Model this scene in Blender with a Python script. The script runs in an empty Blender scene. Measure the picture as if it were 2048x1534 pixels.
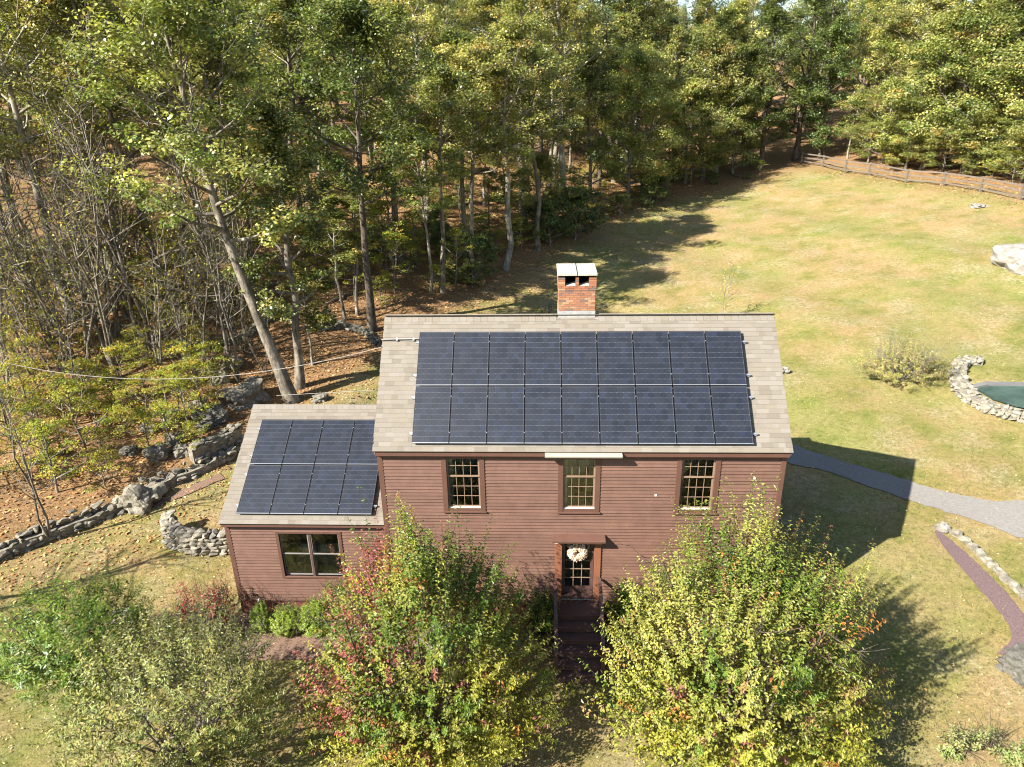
import bpy, math, random
import numpy as np
from mathutils import Vector, Matrix, noise as mnoise

# ------------------------------------------------------------------ camera, sky, sun, exposure
scene = bpy.context.scene
COL = scene.collection
F_PX, PITCH, YAW, ROLL = 1432.7468, 0.3943, -0.0463, -0.0186
CAM = np.array([4.5993, -17.0195, 15.2658])
fw = np.array([math.sin(YAW)*math.cos(PITCH), math.cos(YAW)*math.cos(PITCH), -math.sin(PITCH)])
rt0 = np.array([math.cos(YAW), -math.sin(YAW), 0.0])
up0 = np.cross(rt0, fw)
rt = rt0*math.cos(ROLL) + up0*math.sin(ROLL)
up = -rt0*math.sin(ROLL) + up0*math.cos(ROLL)
cam_data = bpy.data.cameras.new('camera')
cam_data.sensor_fit = 'HORIZONTAL'
cam_data.sensor_width = 36.0
cam_data.lens = F_PX/2048*36.0
cam_data.clip_start = 0.1
cam_data.clip_end = 5000
cam = bpy.data.objects.new('camera', cam_data)
COL.objects.link(cam)
M = Matrix(((rt[0], up[0], -fw[0], CAM[0]), (rt[1], up[1], -fw[1], CAM[1]), (rt[2], up[2], -fw[2], CAM[2]), (0, 0, 0, 1)))
cam.matrix_world = M
scene.camera = cam

SUN_AZ, SUN_EL = math.radians(55.0), math.radians(38.0)       # direction the light travels (from +Y towards +X)
world = bpy.data.worlds.new('World')
scene.world = world
world.use_nodes = True
wn = world.node_tree
bg = wn.nodes['Background']
sky = wn.nodes.new('ShaderNodeTexSky')
sky.sky_type = 'NISHITA'
sky.sun_disc = False
sky.sun_elevation = SUN_EL
sky.sun_rotation = SUN_AZ + math.pi
sky.air_density = 1.0
sky.dust_density = 0.6
wn.links.new(sky.outputs[0], bg.inputs[0])
bg.inputs[1].default_value = 0.072
sun_data = bpy.data.lights.new('sun', 'SUN')
sun_data.energy = 5.0
sun_data.angle = math.radians(0.53)
sun_data.color = (1.0, 0.955, 0.88)
sun = bpy.data.objects.new('sun', sun_data)
COL.objects.link(sun)
ldir = Vector((math.sin(SUN_AZ)*math.cos(SUN_EL), math.cos(SUN_AZ)*math.cos(SUN_EL), -math.sin(SUN_EL)))
sun.rotation_euler = ldir.to_track_quat('-Z', 'Y').to_euler()
sun.location = (-20, -20, 30)
vs = scene.view_settings
vs.view_transform = 'Standard'
vs.look = 'None'
vs.gamma = 1.0
vs.exposure = 1.74
vs.use_curve_mapping = False
scene.cycles.filter_width = 1.1
scene.cycles.max_bounces = 6
scene.cycles.diffuse_bounces = 3
scene.cycles.glossy_bounces = 3
scene.cycles.transmission_bounces = 4
scene.cycles.transparent_max_bounces = 8
scene.cycles.caustics_reflective = False
scene.cycles.caustics_refractive = False

R = random.Random(7)
NR = np.random.default_rng(11)

# ------------------------------------------------------------------ terrain height
def sp(t, w=2.5):
    return w*np.logaddexp(0, np.asarray(t, float)/w)
def sstep(t):
    t = np.clip(t, 0, 1)
    return t*t*(3-2*t)
def rolls(x, y):
    return (0.10*np.sin(x*.31+1.3)*np.cos(y*.27+.4) + 0.05*np.sin(x*.83+y*.41) + 0.03*np.sin(x*1.7-y*1.3+2))
def ledge(x, y):            # distance beyond the long dry stone wall on the left
    return -0.75*(x+8.6) + 0.66*(y-10.0)
def height(x, y):
    x = np.asarray(x, float); y = np.asarray(y, float)
    yy = np.minimum(y, 260)
    z = 0.4*sstep((x-6)/9) + 0.11*(sp(np.minimum(x, 160)-13)-sp(-13)) + 0.065*sp(yy-5)*sstep((y+4)/10)
    d = ledge(x, y)
    dd = np.minimum(d, 45) + .35*np.maximum(d-45, 0)*(d < 300) + .35*255*(d >= 300)
    z = z + 0.45*sstep((d+.15)/.5)*sstep((6-x)/8) + 0.125*sp(dd-.5, 1.2)*sstep((26-x)/22)
    z = z + rolls(x, y)*sstep((np.hypot((x-3)/9, (y-2)/7)-.9)/1.0)*1.3
    z = z + 0.25*np.sin(x*.55+.7)*np.sin(y*.6)*sstep((d-2)/6)*sstep((0-x)/8)
    return z
def h1(x, y):
    return float(height(x, y))
def ray(u, v):
    d = fw + rt*(u-1024)/F_PX - up*(v-767)/F_PX
    return d/np.linalg.norm(d)
_t = np.concatenate([np.arange(8, 80, .05), np.arange(80, 400, .4)])
def spot(u, v, lift=0.0):
    """terrain point that was surveyed at photo position (u, v)"""
    P = CAM + np.outer(_t, ray(u, v))
    under = P[:, 2] < height(P[:, 0], P[:, 1]) + lift
    i = int(np.argmax(under)) if under.any() else len(_t)-1
    return Vector((P[i, 0], P[i, 1], h1(P[i, 0], P[i, 1])))
def at_y(u, v, Y):
    d = ray(u, v); t = (Y-CAM[1])/d[1]
    return Vector(CAM + d*t)
def at_x(u, v, X):
    d = ray(u, v); t = (X-CAM[0])/d[0]
    return Vector(CAM + d*t)
def project(p):
    d = np.array(p) - CAM; z = d@fw
    return 1024+F_PX*(d@rt)/z, 767-F_PX*(d@up)/z, z

# ------------------------------------------------------------------ object helpers
def link(o, parent=None):
    COL.objects.link(o)
    if parent is not None:
        o.parent = parent
    return o
def tag(o, label=None, cat=None, group=None, kind=None):
    if label: o['label'] = label
    if cat: o['category'] = cat
    if group: o['group'] = group
    if kind: o['kind'] = kind
    return o
def thing(name, label, cat, loc=(0, 0, 0), rz=0, group=None):
    o = bpy.data.objects.new(name, None)
    o.empty_display_size = .2
    o.location = loc
    o.rotation_euler = (0, 0, rz)
    link(o)
    return tag(o, label, cat, group)
def mesh_np(name, V, F4, mat, cols=None, smooth=False, extra=None):
    """numpy mesh of equal-sided faces; cols = per-face colour, or per-face float"""
    me = bpy.data.meshes.new(name)
    V = np.asarray(V, np.float32); F4 = np.asarray(F4, np.int32)
    n, k = F4.shape
    me.vertices.add(len(V)); me.vertices.foreach_set('co', V.ravel())
    me.loops.add(n*k); me.loops.foreach_set('vertex_index', F4.ravel())
    me.polygons.add(n); me.polygons.foreach_set('loop_start', np.arange(0, n*k, k, dtype=np.int32))
    me.polygons.foreach_set('loop_total', np.full(n, k, np.int32))
    me.polygons.foreach_set('use_smooth', np.full(n, bool(smooth)))
    if cols is not None:
        c = np.ones((n, 4), np.float32); c[:, :cols.shape[1]] = cols
        a = me.attributes.new('tone', 'FLOAT_COLOR', 'FACE'); a.data.foreach_set('color', c.ravel())
    me.update(calc_edges=True); me.validate()
    me.materials.append(mat)
    return me
class MB:
    """collects boxes, prisms and tubes and links them as ONE mesh object"""
    def __init__(self):
        self.v = []; self.f = []
    def add(self, vs, fs):
        b = len(self.v)
        self.v += [tuple(q) for q in vs]
        self.f += [tuple(i+b for i in f) for f in fs]
        return self
    def box(self, x0, x1, y0, y1, z0, z1):
        return self.add([(x0, y0, z0), (x1, y0, z0), (x1, y1, z0), (x0, y1, z0), (x0, y0, z1), (x1, y0, z1), (x1, y1, z1), (x0, y1, z1)],
                        [(3, 2, 1, 0), (4, 5, 6, 7), (0, 1, 5, 4), (1, 2, 6, 5), (2, 3, 7, 6), (3, 0, 4, 7)])
    def obox(self, c, ex, ey, ez, a, b, h):
        c = Vector(c); ex = Vector(ex)*a/2; ey = Vector(ey)*b/2; ez = Vector(ez)*h/2
        P = [c+sx*ex+sy*ey+sz*ez for sz in (-1, 1) for sx, sy in ((-1, -1), (1, -1), (1, 1), (-1, 1))]
        return self.add(P, [(3, 2, 1, 0), (4, 5, 6, 7), (0, 1, 5, 4), (1, 2, 6, 5), (2, 3, 7, 6), (3, 0, 4, 7)])
    def prism_x(self, prof, x0, x1):
        n = len(prof)
        return self.add([(x0, y, z) for y, z in prof]+[(x1, y, z) for y, z in prof],
                        [tuple(range(n-1, -1, -1)), tuple(range(n, 2*n))]+[(i, (i+1) % n, n+(i+1) % n, n+i) for i in range(n)])
    def bar(self, a, b, w, h=None):
        a = Vector(a); b = Vector(b); d = (b-a); L = d.length; d.normalize()
        s = d.cross(Vector((0, 0, 1)))
        if s.length < 1e-4: s = Vector((1, 0, 0))
        s.normalize(); u = s.cross(d)
        return self.obox((a+b)/2, d, s, u, L, w, h or w)
    def tube(self, pts, rad, n=6, cap=True):
        V, F = tube_np(np.array([tuple(p) for p in pts]), np.broadcast_to(np.asarray(rad, float), len(pts)), n)
        self.add(V.tolist(), F.tolist())
        if cap:
            b = len(self.v)-len(pts)*n
            self.f.append(tuple(b+i for i in range(n-1, -1, -1))); self.f.append(tuple(b+(len(pts)-1)*n+i for i in range(n)))
        return self
    def mesh(self, name, mat, smooth=False):
        me = bpy.data.meshes.new(name)
        me.from_pydata(self.v, [], self.f)
        if smooth:
            me.polygons.foreach_set('use_smooth', np.ones(len(me.polygons), bool))
        me.materials.append(mat)
        return me
    def build(self, name, mat, parent=None, bevel=0, smooth=False):
        o = bpy.data.objects.new(name, self.mesh(name, mat, smooth))
        if bevel:
            m = o.modifiers.new('bevel', 'BEVEL'); m.width = bevel; m.segments = 1; m.limit_method = 'ANGLE'
        return link(o, parent)
def tube_np(P, rad, n=6):
    P = np.asarray(P, float); k = len(P)
    T = np.gradient(P, axis=0); T /= np.linalg.norm(T, axis=1)[:, None]+1e-9
    ref = np.array([0.31, 0.17, 1.0]) if abs(T[:, 2]).mean() < .8 else np.array([1.0, 0.13, 0.2])
    A = np.cross(T, ref); A /= np.linalg.norm(A, axis=1)[:, None]+1e-9
    B = np.cross(T, A)
    th = np.arange(n)*2*math.pi/n
    V = P[:, None] + np.asarray(rad)[:, None, None]*(np.cos(th)[None, :, None]*A[:, None] + np.sin(th)[None, :, None]*B[:, None])
    i = np.arange(k-1)[:, None]*n; j = np.arange(n)[None]; j2 = (j+1) % n
    F = np.stack([i+j, i+j2, i+n+j2, i+n+j], -1).reshape(-1, 4)
    return V.reshape(-1, 3), F

# ------------------------------------------------------------------ materials
def new_mat(name):
    m = bpy.data.materials.new(name); m.use_nodes = True
    nt = m.node_tree
    return m, nt, nt.nodes['Principled BSDF']
def N(nt, t, **kw):
    n = nt.nodes.new(t)
    for k, v in kw.items():
        if k.startswith('i_'):
            n.inputs[k[2:].replace('_', ' ')].default_value = v
        else:
            setattr(n, k, v)
    return n
def ramp(nt, fac, stops):
    r = nt.nodes.new('ShaderNodeValToRGB')
    while len(r.color_ramp.elements) < len(stops): r.color_ramp.elements.new(.5)
    for e, (p, c) in zip(r.color_ramp.elements, stops):
        e.position = p; e.color = (*c, 1)
    if fac is not None: nt.links.new(fac, r.inputs[0])
    return r
def noise_tex(nt, scale, detail=4, rough=.6, vec=None):
    n = nt.nodes.new('ShaderNodeTexNoise'); n.inputs['Scale'].default_value = scale
    n.inputs['Detail'].default_value = detail; n.inputs['Roughness'].default_value = rough
    if vec is not None: nt.links.new(vec, n.inputs['Vector'])
    return n
def mixc(nt, fac, a, b, mode='MIX'):
    m = nt.nodes.new('ShaderNodeMix'); m.data_type = 'RGBA'; m.blend_type = mode
    for s, v in ((0, fac), (6, a), (7, b)):
        if hasattr(v, 'is_linked') or hasattr(v, 'links'):
            nt.links.new(v, m.inputs[s])
        else:
            m.inputs[s].default_value = v if s == 0 else (*v, 1) if len(v) == 3 else v
    return m.outputs[2]
def bump(nt, bs, h, strength=.3, dist=.01):
    b = nt.nodes.new('ShaderNodeBump'); b.inputs['Strength'].default_value = strength; b.inputs['Distance'].default_value = dist
    nt.links.new(h, b.inputs['Height']); nt.links.new(b.outputs[0], bs.inputs['Normal'])
def plain(name, col, rough=.6, var=.12, scale=9, metal=0, bmp=.15, spec=.4, objvar=0.0):
    m, nt, bs = new_mat(name)
    geo = nt.nodes.new('ShaderNodeNewGeometry')
    n1 = noise_tex(nt, scale, 5, .65, geo.outputs['Position'])
    lo = tuple(c*(1-var) for c in col); hi = tuple(min(1, c*(1+var)) for c in col)
    c = ramp(nt, n1.outputs[0], [(.3, lo), (.7, hi)]).outputs[0]
    if objvar:
        oi = nt.nodes.new('ShaderNodeObjectInfo')
        hsv = nt.nodes.new('ShaderNodeHueSaturation')
        mr = nt.nodes.new('ShaderNodeMapRange'); mr.inputs[3].default_value = 1-objvar; mr.inputs[4].default_value = 1+objvar
        nt.links.new(oi.outputs['Random'], mr.inputs[0]); nt.links.new(mr.outputs[0], hsv.inputs['Value'])
        nt.links.new(c, hsv.inputs['Color']); c = hsv.outputs[0]
    nt.links.new(c, bs.inputs['Base Color'])
    bs.inputs['Roughness'].default_value = rough; bs.inputs['Metallic'].default_value = metal
    bs.inputs['Specular IOR Level'].default_value = spec
    if bmp:
        n2 = noise_tex(nt, scale*9, 3, .6, geo.outputs['Position'])
        bump(nt, bs, n2.outputs[0], bmp, .006)
    return m
def toned(name, rough=.75, scale=60, var=.25, bmp=.4, spec=.25, gain=1.0):
    """colour from the per-piece 'tone' attribute with fine grain"""
    m, nt, bs = new_mat(name)
    a = N(nt, 'ShaderNodeAttribute', attribute_name='tone')
    geo = nt.nodes.new('ShaderNodeNewGeometry')
    n1 = noise_tex(nt, scale, 4, .7, geo.outputs['Position'])
    g = ramp(nt, n1.outputs[0], [(.25, (1-var,)*3), (.75, (1+var*.6,)*3)])
    c = mixc(nt, 1.0, a.outputs['Color'], g.outputs[0], 'MULTIPLY')
    nt.links.new(c, bs.inputs['Base Color'])
    bs.inputs['Roughness'].default_value = rough; bs.inputs['Specular IOR Level'].default_value = spec
    bump(nt, bs, n1.outputs[0], bmp, .006)
    return m
def leaf_mat(name, trans=.3, rough=.45, vlo=.75, vhi=1.25, hue=.02, spec=.4):
    m, nt, bs = new_mat(name)
    a = N(nt, 'ShaderNodeAttribute', attribute_name='tone')
    oi = nt.nodes.new('ShaderNodeObjectInfo')
    hs = nt.nodes.new('ShaderNodeHueSaturation')
    mv = nt.nodes.new('ShaderNodeMapRange'); mv.inputs[3].default_value = vlo; mv.inputs[4].default_value = vhi
    nt.links.new(oi.outputs['Random'], mv.inputs[0]); nt.links.new(mv.outputs[0], hs.inputs['Value'])
    fr = N(nt, 'ShaderNodeMath', operation='MULTIPLY_ADD'); fr.inputs[1].default_value = 7.31; fr.inputs[2].default_value = .17
    nt.links.new(oi.outputs['Random'], fr.inputs[0])
    fr2 = N(nt, 'ShaderNodeMath', operation='FRACT'); nt.links.new(fr.outputs[0], fr2.inputs[0])
    mh = nt.nodes.new('ShaderNodeMapRange'); mh.inputs[3].default_value = .5-hue; mh.inputs[4].default_value = .5+hue
    nt.links.new(fr2.outputs[0], mh.inputs[0]); nt.links.new(mh.outputs[0], hs.inputs['Hue'])
    nt.links.new(a.outputs['Color'], hs.inputs['Color'])
    nt.links.new(hs.outputs[0], bs.inputs['Base Color'])
    bs.inputs['Roughness'].default_value = rough; bs.inputs['Specular IOR Level'].default_value = spec
    tr = nt.nodes.new('ShaderNodeBsdfTranslucent')
    tc = mixc(nt, 1.0, hs.outputs[0], (1.15, 1.2, .55), 'MULTIPLY')
    nt.links.new(tc, tr.inputs[0])
    ms = nt.nodes.new('ShaderNodeMixShader'); ms.inputs[0].default_value = trans
    nt.links.new(bs.outputs[0], ms.inputs[1]); nt.links.new(tr.outputs[0], ms.inputs[2])
    nt.links.new(ms.outputs[0], nt.nodes['Material Output'].inputs[0])
    return m

def ground_mat():
    m, nt, bs = new_mat('ground_soil_grass')
    geo = nt.nodes.new('ShaderNodeNewGeometry'); P = geo.outputs['Position']
    big = noise_tex(nt, .16, 4, .6, P); mid = noise_tex(nt, .55, 5, .65, P); fine = noise_tex(nt, 5.0, 6, .75, P); tiny = noise_tex(nt, 16, 6, .85, P)
    grass = ramp(nt, mid.outputs[0], [(.28, (.125, .138, .036)), (.42, (.185, .172, .058)), (.54, (.228, .192, .082)), (.74, (.245, .195, .098))])
    g2 = ramp(nt, big.outputs[0], [(.36, (.92, 1.02, .82)), (.58, (1.2, 1.02, 1.1))])
    c = mixc(nt, 1.0, grass.outputs[0], g2.outputs[0], 'MULTIPLY')
    # bleached straw patches
    pn = noise_tex(nt, .42, 5, .7, P); pf = ramp(nt, pn.outputs[0], [(.50, (0, 0, 0)), (.66, (1, 1, 1))])
    fr = ramp(nt, fine.outputs[0], [(.40, (0, 0, 0)), (.62, (1, 1, 1))])
    pm = N(nt, 'ShaderNodeMath', operation='MULTIPLY'); nt.links.new(pf.outputs[0], pm.inputs[0]); nt.links.new(fr.outputs[0], pm.inputs[1])
    pm2 = N(nt, 'ShaderNodeMath', operation='MULTIPLY'); pm2.inputs[1].default_value = .8; nt.links.new(pm.outputs[0], pm2.inputs[0])
    c = mixc(nt, pm2.outputs[0], c, (.30, .265, .175))
    f2 = ramp(nt, fine.outputs[0], [(.28, (.62, .66, .60)), (.50, (1, 1, 1)), (.75, (1.3, 1.26, 1.14))])
    c = mixc(nt, 1.0, c, f2.outputs[0], 'MULTIPLY')
    f3 = ramp(nt, tiny.outputs[0], [(.30, (.55, .58, .50)), (.52, (1, 1, 1)), (.72, (1.45, 1.42, 1.3))])
    c = mixc(nt, 1.0, c, f3.outputs[0], 'MULTIPLY')
    # forest floor
    ln = noise_tex(nt, 9, 6, .8, P)
    lit = ramp(nt, ln.outputs[0], [(.30, (.06, .038, .02)), (.44, (.18, .105, .05)), (.56, (.28, .165, .08)), (.70, (.38, .25, .13))])
    l3 = mixc(nt, 1.0, lit.outputs[0], f3.outputs[0], 'MULTIPLY')
    at = N(nt, 'ShaderNodeAttribute', attribute_name='litter')
    mm = N(nt, 'ShaderNodeMath', operation='ADD'); nt.links.new(at.outputs['Fac'], mm.inputs[0])
    sc = N(nt, 'ShaderNodeMath', operation='MULTIPLY_ADD'); sc.inputs[1].default_value = .9; sc.inputs[2].default_value = -.45
    nt.links.new(fine.outputs[0], sc.inputs[0]); nt.links.new(sc.outputs[0], mm.inputs[1])
    lf = ramp(nt, mm.outputs[0], [(.35, (0, 0, 0)), (.65, (1, 1, 1))])
    c = mixc(nt, lf.outputs[0], c, l3)
    nt.links.new(c, bs.inputs['Base Color'])
    bs.inputs['Roughness'].default_value = .95; bs.inputs['Specular IOR Level'].default_value = .1
    ad = N(nt, 'ShaderNodeMath', operation='ADD'); nt.links.new(fine.outputs[0], ad.inputs[0]); nt.links.new(tiny.outputs[0], ad.inputs[1])
    bump(nt, bs, ad.outputs[0], .9, .05)
    return m
def bark_mat(name, a, b, scale=6):
    m, nt, bs = new_mat(name)
    tc = nt.nodes.new('ShaderNodeNewGeometry')
    mp = nt.nodes.new('ShaderNodeMapping'); mp.inputs['Scale'].default_value = (1, 1, .25)
    nt.links.new(tc.outputs['Position'], mp.inputs[0])
    n1 = noise_tex(nt, scale, 6, .75, mp.outputs[0])
    r = ramp(nt, n1.outputs[0], [(.36, a), (.60, b)])
    n2 = noise_tex(nt, 1.3, 5, .7, tc.outputs['Position']); r2 = ramp(nt, n2.outputs[0], [(.40, (.55, .55, .52)), (.62, (1.15, 1.15, 1.1))])
    nt.links.new(mixc(nt, 1.0, r.outputs[0], r2.outputs[0], 'MULTIPLY'), bs.inputs['Base Color']); bs.inputs['Roughness'].default_value = .9
    bs.inputs['Specular IOR Level'].default_value = .15
    bump(nt, bs, n1.outputs[0], .8, .03)
    return m
def stone_mat(g=1.0, name='fieldstone'):
    m, nt, bs = new_mat(name)
    geo = nt.nodes.new('ShaderNodeNewGeometry'); oi = nt.nodes.new('ShaderNodeObjectInfo')
    n1 = noise_tex(nt, 5, 7, .75, geo.outputs['Position'])
    c = ramp(nt, n1.outputs[0], [(.28, (.06, .056, .048)), (.48, (.155, .145, .122)), (.64, (.245, .23, .20)), (.78, (.33, .315, .28))])
    w = ramp(nt, oi.outputs['Random'], [(0, (.62*g, .62*g, .60*g)), (.5, (g, .96*g, .88*g)), (1, (1.25*g, 1.17*g, 1.02*g))])
    cc = mixc(nt, 1.0, c.outputs[0], w.outputs[0], 'MULTIPLY')
    n2 = noise_tex(nt, 2.2, 4, .6, geo.outputs['Position']); lm = ramp(nt, n2.outputs[0], [(.55, (0, 0, 0)), (.72, (.6, .6, .6))])
    cc = mixc(nt, lm.outputs[0], cc, (.10, .105, .07))
    nt.links.new(cc, bs.inputs['Base Color']); bs.inputs['Roughness'].default_value = .9; bs.inputs['Specular IOR Level'].default_value = .2
    bump(nt, bs, n1.outputs[0], .8, .03)
    return m
def glass_mat(name, tint=(.02, .025, .025), refl=.9, clear=.93):
    m, nt, bs = new_mat(name)
    nt.nodes.remove(bs)
    tr = nt.nodes.new('ShaderNodeBsdfTransparent'); tr.inputs[0].default_value = (clear, clear*1.02, clear, 1)
    gl = nt.nodes.new('ShaderNodeBsdfGlossy'); gl.inputs['Roughness'].default_value = .03
    geo = nt.nodes.new('ShaderNodeNewGeometry'); n = noise_tex(nt, 1.8, 2, .5, geo.outputs['Position'])
    b = nt.nodes.new('ShaderNodeBump'); b.inputs['Strength'].default_value = .12; b.inputs['Distance'].default_value = .05
    nt.links.new(n.outputs[0], b.inputs['Height']); nt.links.new(b.outputs[0], gl.inputs['Normal'])
    fr = nt.nodes.new('ShaderNodeFresnel'); fr.inputs[0].default_value = 2.2
    ms = nt.nodes.new('ShaderNodeMixShader')
    nt.links.new(fr.outputs[0], ms.inputs[0]); nt.links.new(tr.outputs[0], ms.inputs[1]); nt.links.new(gl.outputs[0], ms.inputs[2])
    nt.links.new(ms.outputs[0], nt.nodes['Material Output'].inputs[0])
    return m
MT = dict(
    siding=plain('red_brown_siding', (.124, .065, .045), .62, .13, 3.5, objvar=.09, bmp=.1),
    trim=plain('brown_trim_paint', (.098, .048, .033), .55, .10, 3, bmp=.06),
    doortrim=plain('door_trim_paint', (.20, .078, .042), .55, .10, 3, bmp=.06),
    found=plain('painted_foundation', (.145, .052, .031), .75, .12, 4),
    deck=plain('roof_deck', (.09, .075, .06), .9),
    shingle=toned('asphalt_shingle', .92, 70, .30, .6, .15),
    brick=toned('chimney_brick', .85, 40, .35, .5, .2),
    mortar=plain('mortar', (.48, .42, .35), .95, .15, 20, bmp=.4),
    lead=plain('flashing_metal', (.36, .36, .35), .55, .22, 7, .3, spec=.5),
    cap=plain('cap_concrete', (.33, .315, .265), .85, .16, 5, bmp=.3),
    black=plain('dull_black', (.012, .012, .013), .8, .3, 6),  # even black inside the chimney openings and between the cap slabs
    frame=plain('panel_frame', (.010, .010, .011), .5, .08, 6, bmp=0, spec=.3),
    alu=plain('mill_aluminium', (.42, .43, .44), .35, .08, 8, metal=.7, bmp=.05),
    back=plain('panel_backsheet', (.09, .096, .11), .35, .06, 9, bmp=0),
    gutter=plain('beige_gutter', (.33, .28, .23), .5, .06, 4, bmp=.03),
    muntin=plain('window_sash_paint', (.22, .15, .10), .5, .08, 5, bmp=.04),
    sashw=plain('grey_sash', (.22, .20, .18), .5, .1, 5, bmp=.04),
    glass=glass_mat('window_glass'),
    room=plain('room_plaster', (.62, .62, .56), .9, .1, 2),
    floorb=plain('room_floorboards', (.36, .34, .28), .6, .2, 3),
    cloth=plain('pale_fabric', (.70, .72, .68), .9, .1, 5),
    wood_dark=plain('step_paint', (.085, .046, .038), .6, .15, 5),
    fence=plain('weathered_fence_wood', (.13, .105, .08), .9, .25, 5),
    stone=stone_mat(),
    rockw=plain('pale_granite', (.22, .20, .17), .9, .35, 2.5, bmp=.8),
    asphalt=plain('path_asphalt', (.175, .162, .145), .95, .16, 11, bmp=.7, spec=.15),
    mulchp=plain('purple_mulch', (.125, .085, .082), .95, .4, 26, bmp=.9, spec=.1),
    mulchr=plain('red_mulch', (.165, .105, .075), .95, .4, 26, bmp=.9, spec=.1),
    cover=plain('pool_cover', (.035, .058, .047), .8, .35, 1.4, bmp=.3, spec=.2),
    coping=plain('pool_coping', (.12, .115, .11), .8, .12, 4),
    bark_grey=bark_mat('grey_bark', (.085, .07, .055), (.27, .235, .19)),
    bark_pale=bark_mat('pale_bark', (.13, .115, .09), (.36, .325, .27)),
    bark_brown=bark_mat('brown_bark', (.05, .036, .026), (.13, .10, .075)),
    bark_dark=bark_mat('dark_bark', (.045, .036, .028), (.14, .115, .09)),
    cable=plain('cable_jacket', (.24, .225, .20), .5, .05, 9, bmp=0),
    metal_dark=plain('dark_metal', (.05, .045, .04), .5, .1, 9),
    white=plain('white_plastic', (.75, .74, .70), .5, .06, 6),
    leafF=leaf_mat('front_tree_leaf', .25, .42, .97, 1.03, .003, .35),
    leafB=leaf_mat('wood_leaf', .36, .42, .95, 1.45, .012, .5),
    leafY=leaf_mat('understory_leaf', .38, .5, .8, 1.2, .015, .3),
    leafP=leaf_mat('pine_needle', .2, .6, .85, 1.1, .01, .25),
    litter=toned('dead_leaf', .9, 30, .2, .1, .15),
    ground=ground_mat(),
)
def cell_mat():
    m, nt, bs = new_mat('solar_cell')
    geo = nt.nodes.new('ShaderNodeNewGeometry'); oi = nt.nodes.new('ShaderNodeObjectInfo')
    n = noise_tex(nt, 3, 3, .6, geo.outputs['Position'])
    base = ramp(nt, n.outputs[0], [(.35, (.012, .0135, .018)), (.65, (.018, .0195, .024))])
    w = ramp(nt, oi.outputs['Random'], [(0, (.75, .78, .80)), (.5, (1, 1, 1)), (.86, (1.05, 1.08, 1.18)), (1, (1.1, 1.2, 1.55))])
    c = mixc(nt, 1.0, base.outputs[0], w.outputs[0], 'MULTIPLY')
    nt.links.new(c, bs.inputs['Base Color'])
    bs.inputs['Roughness'].default_value = .32; bs.inputs['Specular IOR Level'].default_value = .5
    bs.inputs['Coat Weight'].default_value = .6; bs.inputs['Coat Roughness'].default_value = .25
    return m
MT['cell'] = cell_mat()

# ------------------------------------------------------------------ the ground
WOOD_PX = [(-420, 1330), (0, 1112), (150, 1060), (300, 990), (480, 905), (560, 840), (760, 715), (900, 622), (1010, 575), (1100, 505), (1230, 440), (1350, 398), (1480, 368), (1600, 336), (1700, 342), (1850, 362), (2048, 392), (2300, 430)]
EDGE = np.array([spot(u, v)[:2] for u, v in WOOD_PX])
EDGE[0] = (-30, -11)
EDGE = np.vstack([EDGE, [[90, 40]]])
POLY = np.vstack([EDGE, [[400, 60], [400, 900], [-500, 900], [-500, -11]]])
def inside(px, py, poly=POLY):
    px = np.asarray(px, float); py = np.asarray(py, float)
    r = np.zeros(px.shape, bool)
    for (x0, y0), (x1, y1) in zip(poly, np.roll(poly, -1, 0)):
        c = ((y0 > py) != (y1 > py))
        xi = (x1-x0)*(py-y0)/((y1-y0) if y1 != y0 else 1e-9) + x0
        r ^= c & (px < xi)
    return r
def edge_dist(px, py, line=EDGE):
    px = np.asarray(px, float); py = np.asarray(py, float)
    best = np.full(px.shape, 1e9)
    for a, b in zip(line[:-1], line[1:]):
        d = b-a; t = np.clip(((px-a[0])*d[0]+(py-a[1])*d[1])/(d@d+1e-9), 0, 1)
        best = np.minimum(best, np.hypot(px-a[0]-t*d[0], py-a[1]-t*d[1]))
    return best
def wood_depth(px, py):
    return np.where(inside(px, py), 1, -1)*edge_dist(px, py)
def axis(lo, hi, step, far):
    mid = np.arange(lo, hi, step)
    out = [step]
    while sum(out) < far: out.append(out[-1]*1.25)
    o = np.cumsum(out)
    return np.concatenate([lo-o[::-1], mid, hi+o])
gx = axis(-26, 46, .4, 1500); gy = axis(-12, 62, .4, 1500)
GX, GY = np.meshgrid(gx, gy)
GZ = height(GX, GY)
nx, ny = len(gx), len(gy)
idx = np.arange(nx*ny).reshape(ny, nx)
Fg = np.stack([idx[:-1, :-1], idx[:-1, 1:], idx[1:, 1:], idx[1:, :-1]], -1).reshape(-1, 4)
gm = mesh_np('ground', np.stack([GX, GY, GZ], -1).reshape(-1, 3), Fg, MT['ground'], smooth=True)
wd = wood_depth(GX, GY).ravel()
la = gm.attributes.new('litter', 'FLOAT', 'POINT')
soft = np.where(GX.ravel() < 0, 2.2, 4.0+np.clip(GX.ravel()-20, 0, 20)*.25)
la.data.foreach_set('value', np.clip(.52+wd/(2*soft), 0, 1).astype(np.float32))
ground = link(bpy.data.objects.new('ground', gm)); tag(ground, kind='structure')

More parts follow.
